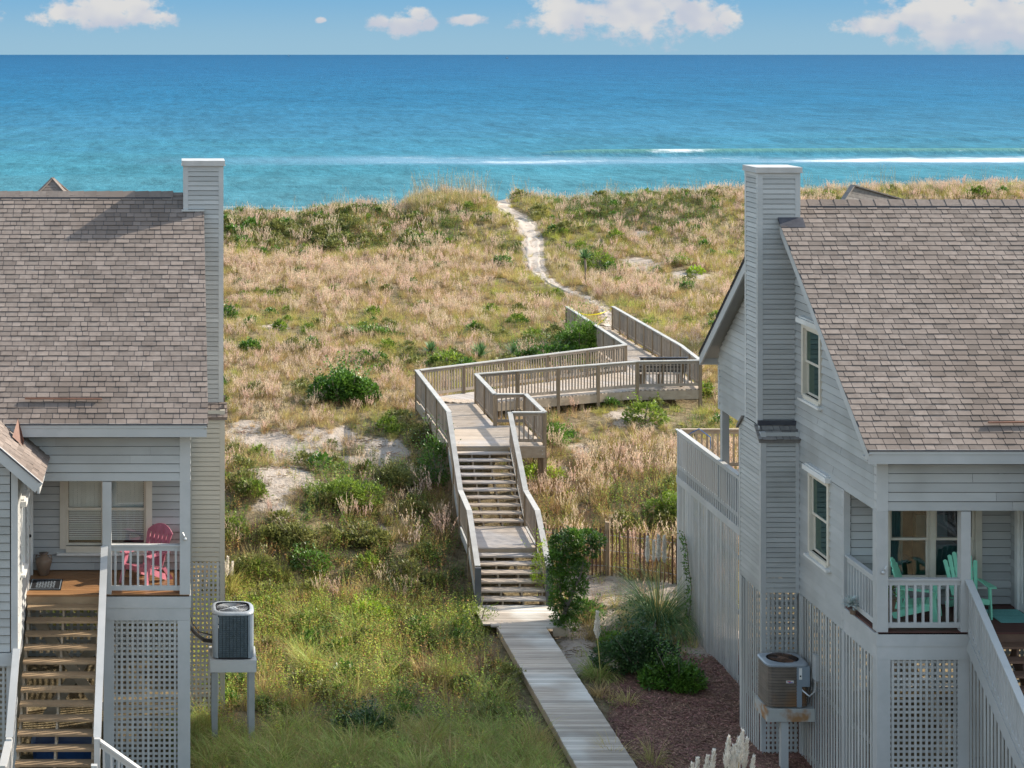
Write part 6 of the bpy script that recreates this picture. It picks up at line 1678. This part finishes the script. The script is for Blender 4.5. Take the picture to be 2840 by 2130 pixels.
def shrub(name, pos, rad, n, ls, lw, mkey, label, cat='shrub', seed=1, group=None, stems=5, lumps=8, zc=.55, lobes=None):
    pos = Vector(pos); root = thing(name, pos, label, cat, group)
    mb = MB()
    for (o_, r_k) in (lobes or [((0, 0, 0), 1.0)]):
        crown(mb, pos + Vector((o_[0], o_[1], rad[2] * zc * 1.0 + o_[2])), [q * r_k for q in rad], int(n * r_k * r_k), ls, lw, seed + int(o_[0] * 10), flat=1, lumps=lumps)
    rs = random.Random(seed + 5)
    for i in range(max(8, n // 90)):      # leafy shoots breaking the outline
        a = rs.uniform(0, 6.28); e = rs.uniform(.25, 1.45); dr = Vector((math.cos(a) * math.cos(e), math.sin(a) * math.cos(e), math.sin(e)))
        b0 = pos + Vector((0, 0, rad[2] * zc)) + Vector((dr.x * rad[0], dr.y * rad[1], dr.z * rad[2])) * .8
        for q in range(7):
            c = b0 + (dr + Vector((0, 0, .4))) * rad[2] * .09 * q; leaf(mb, c, (rs.uniform(-1, 1), rs.uniform(-1, 1), rs.uniform(0, 1)), ls * .9, lw * .9, rs.random())
    mb.build('foliage', M[mkey], root)
    mb = MB(); rr = random.Random(seed)
    for i in range(stems):
        a = rr.uniform(0, 6.28); e = Vector((math.cos(a) * rad[0] * .55, math.sin(a) * rad[1] * .55, rad[2] * rr.uniform(.7, 1.3)))
        mb.tube([pos + Vector((0, 0, -.1)), pos + e * .45 + Vector((rr.uniform(-.05, .05), 0, 0)), pos + e, pos + e * 1.35 + Vector((rr.uniform(-.1, .1), 0, .15 * rad[2]))], [.03, .018, .010, .004], 5)
    mb.build('stems', M['bark'], root)
    return root
def at_px(u, v, dz=0): p = GP(u, v); p.z += dz; return p
DS = [ # u, v (foot), half width px, height px, leaves, key, label
 (955, 1115, 100, 105, 4200, 'leaf_dark', 'big rounded dark green bush alone on the grassy dune left of the boardwalk'),
 (1030, 930, 75, 26, 1500, 'leaf_dark', 'low flat green shrub patch in the grass above the rounded bush'),
 (630, 895, 30, 50, 900, 'leaf_dark', 'dark shrub half hidden by the left chimney'),
 (777, 912, 18, 20, 350, 'leaf_mid', 'very small green bush alone in the open grass'),
 (695, 972, 34, 26, 500, 'leaf_dark', 'little dark bush below the one half hidden by the left chimney'),
 (1390, 745, 34, 42, 800, 'leaf_dark', 'dark green bush on the left of the sandy path'),
 (1655, 745, 60, 48, 1500, 'leaf_mid', 'broad bright shrub right of the sandy path, behind the lone trunk'),
 (1880, 735, 40, 26, 700, 'leaf_mid', 'leafy shrub between the bare sand and the right chimney'),
 (1930, 758, 25, 18, 350, 'leaf_bright', 'bright little bush next to the right chimney'),
 (1900, 805, 42, 24, 800, 'leaf_dark', 'low dark mound of shrub below the bare sand on the right dune'),
 (1535, 1235, 42, 72, 1500, 'cedar', 'feathery bright green bush poking out beside the deck corner'),
 (1210, 1350, 55, 150, 2600, 'leaf_dark', 'tall dark shrub under the left edge of the deck'),
 (1170, 1235, 36, 70, 1200, 'olive', 'olive shrub at the far left corner of the deck'),
 (950, 1400, 115, 90, 3400, 'leaf_mid', 'wide leafy shrub below the bare sand left of the stairs'),
 (1080, 1345, 70, 60, 1700, 'olive', 'leafy shrub between the bare sand and the stairs'),
 (1015, 2045, 82, 85, 2600, 'blackish_leaf', 'round blackish green bush in the shaded grass near the bottom'),
 (1500, 1325, 60, 42, 1100, 'leaf_bright', 'bright yellow green bush below the deck to the right of the stairs'),
 (1790, 1175, 60, 70, 900, 'leaf_mid', 'leafy green bush in front of the bench corner'),
 (1945, 1095, 40, 36, 600, 'leaf_mid', 'green bush behind the upper wall of the right house'),
 (1860, 1440, 70, 90, 1600, 'leaf_mid', 'green bush on the slope just left of the right back deck'),
 (1240, 1010, 60, 36, 900, 'leaf_mid', 'green shrub in the grass behind the deck rail, left of the yucca'),
 (860, 1580, 60, 60, 1300, 'leaf_dark', 'dark bushy patch low on the slope above the yellow green weeds'),
 (640, 1480, 50, 50, 900, 'leaf_mid', 'leafy bush against the lower siding of the left chimney'),
 (1770, 1870, 120, 150, 5200, 'blackish_leaf', 'dark shrub in the bark bed in front of the pampas grass'),
 (1865, 1915, 85, 110, 3600, 'leaf_dark', 'dense dark green shrub at the front edge of the bark bed'),
 (720, 1590, 60, 60, 1100, 'olive', 'leafy bush on the slope halfway between the left chimney and the stairs, low down'),
 (810, 1500, 70, 60, 1400, 'olive', 'dark leafy bush on the slope directly left of the wide leafy shrub foot'),
 (1000, 1500, 60, 55, 1200, 'olive', 'dark bush on the slope below the wide leafy shrub'),
 (1130, 1610, 60, 60, 1200, 'olive', 'olive bush on the shaded slope nearest the lower stair flight'),
 (690, 1370, 45, 45, 800, 'leaf_mid', 'small leafy bush beside the left chimney shelf, below the bare sand'),
 (1020, 1725, 80, 60, 1700, 'leaf_bright', 'bright green low bush in the weeds between the air conditioner and the stair foot'),
 (860, 1745, 60, 50, 1100, 'leaf_mid', 'green low bush in the weeds behind the dark air conditioner'),
 (1620, 1715, 55, 60, 1000, 'leaf_dark', 'low dark shrub at the foot of the leaning small tree'),
 (1700, 1800, 45, 50, 900, 'cedar', 'small blue green shrub between the feather plume and the pampas grass'),
]
random.seed(21)
for i, (u, v, hw, hp, n, key, lab) in enumerate(DS):
    p = at_px(u, v); k = p.y / F; rx = hw * k; rz = hp * k * .62
    lob = None
    if hw > 60: lob = [((0, 0, 0), .8), ((-rx * .55, .1, -rz * .15), .62), ((rx * .5, -.1, -rz * .1), .66), ((rx * .1, .2, rz * .1), .6)]
    shrub('shrub', p, (rx * (.85 if lob else 1), min(rx, 1.3) * .9, rz), n, .075 if p.y < 60 else .11, .024 if p.y < 60 else .042, key, lab, seed=i * 7 + 3, lobes=lob, stems=4)
# cedar and its companions behind the deck rail
p = px(1560, 985, 1.45)
shrub('red_cedar', (px(1595, 985, 1.45).x, 71.3, 1.35), (.95, .8, .95), 5200, .10, .022, 'cedar', 'feathery green cedar standing against the outside of the walkway rail', 'tree', 41, zc=.75, lobes=[((0, 0, 0), .8), ((-.5, 0, -.1), .55), ((.35, 0, .25), .6), ((.5, -.2, -.35), .5)])
shrub('shrub', (px(1490, 985, 1.45).x, 70.6, 1.35), (1.3, .7, .55), 2600, .09, .034, 'leaf_dark', 'long low dark shrub behind the middle of the deck rail beside the cedar', 'shrub', 43, lobes=[((0, 0, 0), .8), ((-.7, 0, -.1), .5), ((.7, 0, .1), .6)])
def yucca(u, v, n, L_, label, trunk=0.0, d=None):
    p = GP(u, v) if d is None else Vector(((u - CU) * d / F, d, H((u - CU) * d / F, d)))
    root = thing('yucca', p, label, 'yucca'); mb = MB(); rr = random.Random(int(u))
    for i in range(n):
        a = rr.uniform(0, 6.283); e = rr.uniform(.1, 1.45)
        dr = Vector((math.cos(a) * math.cos(e), math.sin(a) * math.cos(e), math.sin(e))); c = p + Vector((0, 0, .12 + trunk)); L2 = L_ * rr.uniform(.8, 1.1)
        s_ = dr.cross(Vector((0, 0, 1))).normalized() * .024
        mb.face([c - s_, c + s_, c + dr * L2 * .5 + s_ * 1.2, c + dr * L2, c + dr * L2 * .5 - s_ * 1.2], rr.random())
    mb.build('leaves', M['g_blue'], root)
    mb = MB(); mb.tube([p + Vector((0, 0, -.1)), p + Vector((.03, 0, .15 + trunk * .6)), p + Vector((0, 0, .18 + trunk))], [.07, .06, .05], 7); mb.build('stem', M['bark'], root)
yucca(1331, 998, 80, .62, 'spiky yucca rosette behind the deck rail, the leftmost one in full view')
yucca(1428, 990, 70, .55, 'spiky yucca hugging the low dark shrub behind the deck rail')
yucca(1195, 985, 60, .5, 'pale spiky yucca in the grass well left of the deck rail')
yucca(1622, 790, 120, .55, 'dark trunked yucca standing alone right of the sandy path', trunk=1.15)
# leaning wax myrtle by the foot of the stairs
def wax_myrtle():
    p = px(1552, 1760, -.9); p.z = H(p.x, p.y); root = thing('wax_myrtle', p, 'dense dark green small tree leaning over the foot of the stairs', 'tree')
    mb = MB(); k = p.y / F
    def q(u, v, dy=0): w_ = pd(u, v, p.y + dy); return w_
    for j, (u, v, ru, rv, n) in enumerate(((1552, 1510, 34, 36, 1500), (1590, 1490, 32, 24, 1100), (1628, 1488, 30, 20, 800), (1662, 1500, 22, 18, 420), (1600, 1530, 34, 26, 1000), (1645, 1528, 16, 16, 260), (1538, 1560, 26, 36, 1000), (1575, 1570, 30, 32, 1100),
                                           (1612, 1575, 24, 26, 650), (1545, 1615, 28, 34, 1100), (1585, 1630, 30, 30, 1000), (1618, 1625, 16, 22, 300), (1540, 1670, 24, 30, 800), (1578, 1690, 26, 26, 700), (1606, 1680, 18, 22, 350), (1552, 1722, 26, 18, 500), (1590, 1732, 18, 14, 240))):
        c = q(u, v, random.uniform(-.25, .25)); crown(mb, c, (ru * k * 1.1, .30, rv * k * 1.1), int(n * .85), .07, .021, 60 + j, hollow=.15, lumps=5)
    rs = random.Random(5)
    for i in range(130):     # loose sprigs
        u, v = rs.uniform(1520, 1650), rs.uniform(1465, 1735)
        if u > 1635 - max(0, v - 1540) * .25 and v > 1540: continue
        b0 = q(u, v, rs.uniform(-.35, .35)); dr = Vector((rs.uniform(-1, 1), rs.uniform(-.5, .5), rs.uniform(-.1, 1))).normalized()
        for t in range(6): leaf(mb, b0 + dr * .03 * t, (rs.uniform(-1, 1), rs.uniform(-1, 1), rs.uniform(-.2, 1)), .065, .018, rs.random())
    mb.build('crown', M['leaf_dark'], root)
    mb = MB(); b = Vector(p) + Vector((0, 0, -.1))
    mb.tube([b, q(1552, 1730), q(1575, 1680), q(1590, 1640), q(1612, 1590)], [.065, .055, .045, .035, .02], 8)
    mb.tube([b + Vector((.06, 0, 0)), q(1562, 1740), q(1568, 1700), q(1555, 1650), q(1550, 1560)], [.045, .04, .035, .03, .015], 7)
    mb.tube([q(1575, 1680), q(1560, 1660), q(1540, 1600)], [.03, .025, .01], 6); mb.tube([q(1612, 1590), q(1620, 1540), q(1650, 1500)], [.02, .015, .008], 6)
    mb.build('trunk', M['bark'], root)
wax_myrtle()
shrub('shrub', px(1503, 1690, -.85) + Vector((.05, .3, 0)), (.26, .3, .75), 1000, .06, .016, 'leaf_bright', 'yellow green bush squeezed between the stair end post and the small tree', seed=91, zc=1.1)
shrub('shrub', px(1340, 1745, -.9) + Vector((-.1, 0, 0)), (.5, .35, .4), 900, .05, .014, 'leaf_mid', 'sprawling shrub creeping over the left edge of the lower landing', seed=92)
# pampas grass
def pampas(pos, n, L_, label, plumes, w=.008, green='g_blue', spread=1.0):
    pos = Vector(pos); root = thing('pampas_grass', pos, label, 'ornamental grass'); mb = MB()
    for i in range(n):
        a = rnd(0, 6.283); r = rnd(0, .22); blade(mb, pos + Vector((r * math.cos(a), r * math.sin(a), -.05)), a + rnd(-.25, .25), L_ * rnd(.6, 1.1), w * rnd(.7, 1.1), rnd(.5, 2.2) * spread, rnd(0, 1), 0 if random.random() < .9 else 1, 6, droop=.35)
    mb.build('leaves', [M[green], M['g_straw']], root)
    for (top, base_h, ph, pr, ln) in plumes:
        top = Vector(top); b = pos + Vector((rnd(-.1, .1), rnd(-.1, .1), 0)); st = top - Vector((ln * .1, 0, ph))
        m2 = MB(); m2.tube([b, b.lerp(st, .5) + Vector((0, 0, .1)), st, top], [.012, .010, .008, .004], 5); 
        pl = MB()
        for q in range(int(1300 * ph)):
            t = rnd(0, 1); c = st.lerp(top, t); rad = pr * 1.25 * min(1, t * 4 + .15) * (1.03 - t) ** .65 + .004; a = rnd(0, 6.283)
            dr = Vector((math.cos(a) * .55, math.sin(a) * .55, 1)).normalized(); c2 = c + Vector((math.cos(a), math.sin(a), 0)) * rad * rnd(.1, .9)
            leaf(pl, c2 - dr * .03, dr + Vector((.12, 0, 0)), rnd(.05, .10), .009, rnd(0, 1))
        pl_o = pl.build('plume', M['plume'], root); m2.build('stem', M['g_straw'], root)
c = px(1825, 1745, -.85); c.z = H(c.x, c.y)
def pl_(u, v, d, ph, pr, ln=0): return (pd(u, v, d), 0, ph, pr, ln)
pampas(c, 1900, 2.0, 'large blue green pampas grass with pale plumes by the slatted wall', [pl_(1795, 1490, c.y, .60, .055), pl_(1813, 1500, c.y + .1, .50, .045), pl_(1826, 1484, c.y - .1, .62, .055), pl_(1842, 1488, c.y, .64, .058)])
c = px(1660, 1880, -.9); c.z = H(c.x, c.y)
pampas(c, 420, .95, 'small grass clump with a single tall feather plume beside the walkway', [pl_(1656, 1697, c.y, .58, .075)], green='g_green', spread=1.1)
c = Vector((9.05, 30.6, H(9.05, 30.6)))
pampas(c, 500, 1.5, 'pampas grass at the bottom edge whose pale plumes rise into view', [pl_(1940 + i * 0, v, 30.6 + rnd(-.3, .3), .55, .05, .3) if False else pl_(u, v, 30.6 + rnd(-.3, .3), .5, .045, .6) for i, (u, v) in enumerate(((1935, 2105), (1962, 2098), (1980, 2082), (2022, 2045), (2035, 2070), (2048, 2050), (2060, 2028), (2072, 2050), (2050, 2095), (2090, 2100), (1920, 2120)))])
# clump grasses one can pick out
CL = [(1740, 1960, 60, .6, 'g_straw', 'dry wispy grass tuft on the bark bed'), (1700, 2110, 100, .75, 'g_straw', 'straw coloured tuft at the bottom beside the walkway'), (1810, 2140, 80, .75, 'g_straw', 'straw coloured tuft at the bottom of the bark bed'),
      (1660, 1930, 80, .5, 'g_straw', 'brown matted grass tuft at the foot of the feather plume'),
      (850, 1860, 180, .9, 'g_green', 'bright arching grass clump right of the dark air conditioner'), (1240, 1890, 180, .85, 'g_green', 'arching grass clump nearest the walkway'), (1080, 1880, 150, .75, 'g_green', 'arching grass clump in the middle of the weeds'),
      (640, 1650, 200, 1.1, 'g_yellow', 'tall sunlit grass beside the left lattice'), (1130, 2060, 170, .9, 'g_straw', 'pale wispy clump right of the blackish bush'), (1350, 1990, 150, .8, 'g_green', 'drooping clump beside the lower walkway'),
      (1200, 1440, 110, .8, 'g_straw', 'bleached grass tuft left of the upper stairs')]
for (u, v, n, L_, key, lab) in CL:
    p = GP(u, min(v, 2125)); root = thing('grass_clump', p, lab, 'grass clump'); mb = MB()
    for i in range(int(n * 1.6)):
        a = rnd(0, 6.283); r = rnd(0, .14); blade(mb, p + Vector((r * math.cos(a), r * math.sin(a), -.04)), a + rnd(-.3, .3), L_ * rnd(.6, 1.1), .006, rnd(.4, 1.8), rnd(0, 1), 0 if random.random() < .7 else 1, 5, droop=.3)
    mb.build('leaves', [M[key], M['g_straw']], root)
# plumes beside the left lattice
c = GP(618, 1640)
pampas(c + Vector((.05, .2, 0)), 200, 1.1, 'pale plumed grass rising behind the left air conditioner', [pl_(632, 1545, c.y, .5, .05, .4), pl_(645, 1560, c.y + .2, .45, .045, .5), pl_(622, 1560, c.y + .1, .4, .045, .2)], green='g_yellow')
# vine on the slatted wall
root = thing('climbing_vine', (12.35, 44.6, -.6), 'dark leafy vine climbing the slatted wall of the right house', 'vine')
mb = MB(); mb2 = MB(); path = [(12.34, 44.9, -.7), (12.36, 44.75, -.2), (12.38, 44.7, .3), (12.36, 44.9, .7), (12.38, 45.1, 1.1), (12.37, 45.3, 1.4)]
mb2.tube(path, .012, 5)
for i in range(420):
    t = rnd(0, len(path) - 1.01); q = Vector(path[int(t)]).lerp(Vector(path[int(t) + 1]), t % 1) + Vector((rnd(-.1, .0), rnd(-.22, .22), rnd(-.1, .1)))
    leaf(mb, q, (rnd(-1, .1), rnd(-1, 1), rnd(-.6, .6)), .07, .022, rnd(0, 1))
mb.build('leaves', M['leaf_dark'], root); mb2.build('stem', M['bark'], root)

for k, pts in BUCK.items(): scatter(NM[k], k, pts)
print('instances', {k: len(v) for k, v in BUCK.items()}, 'verts')
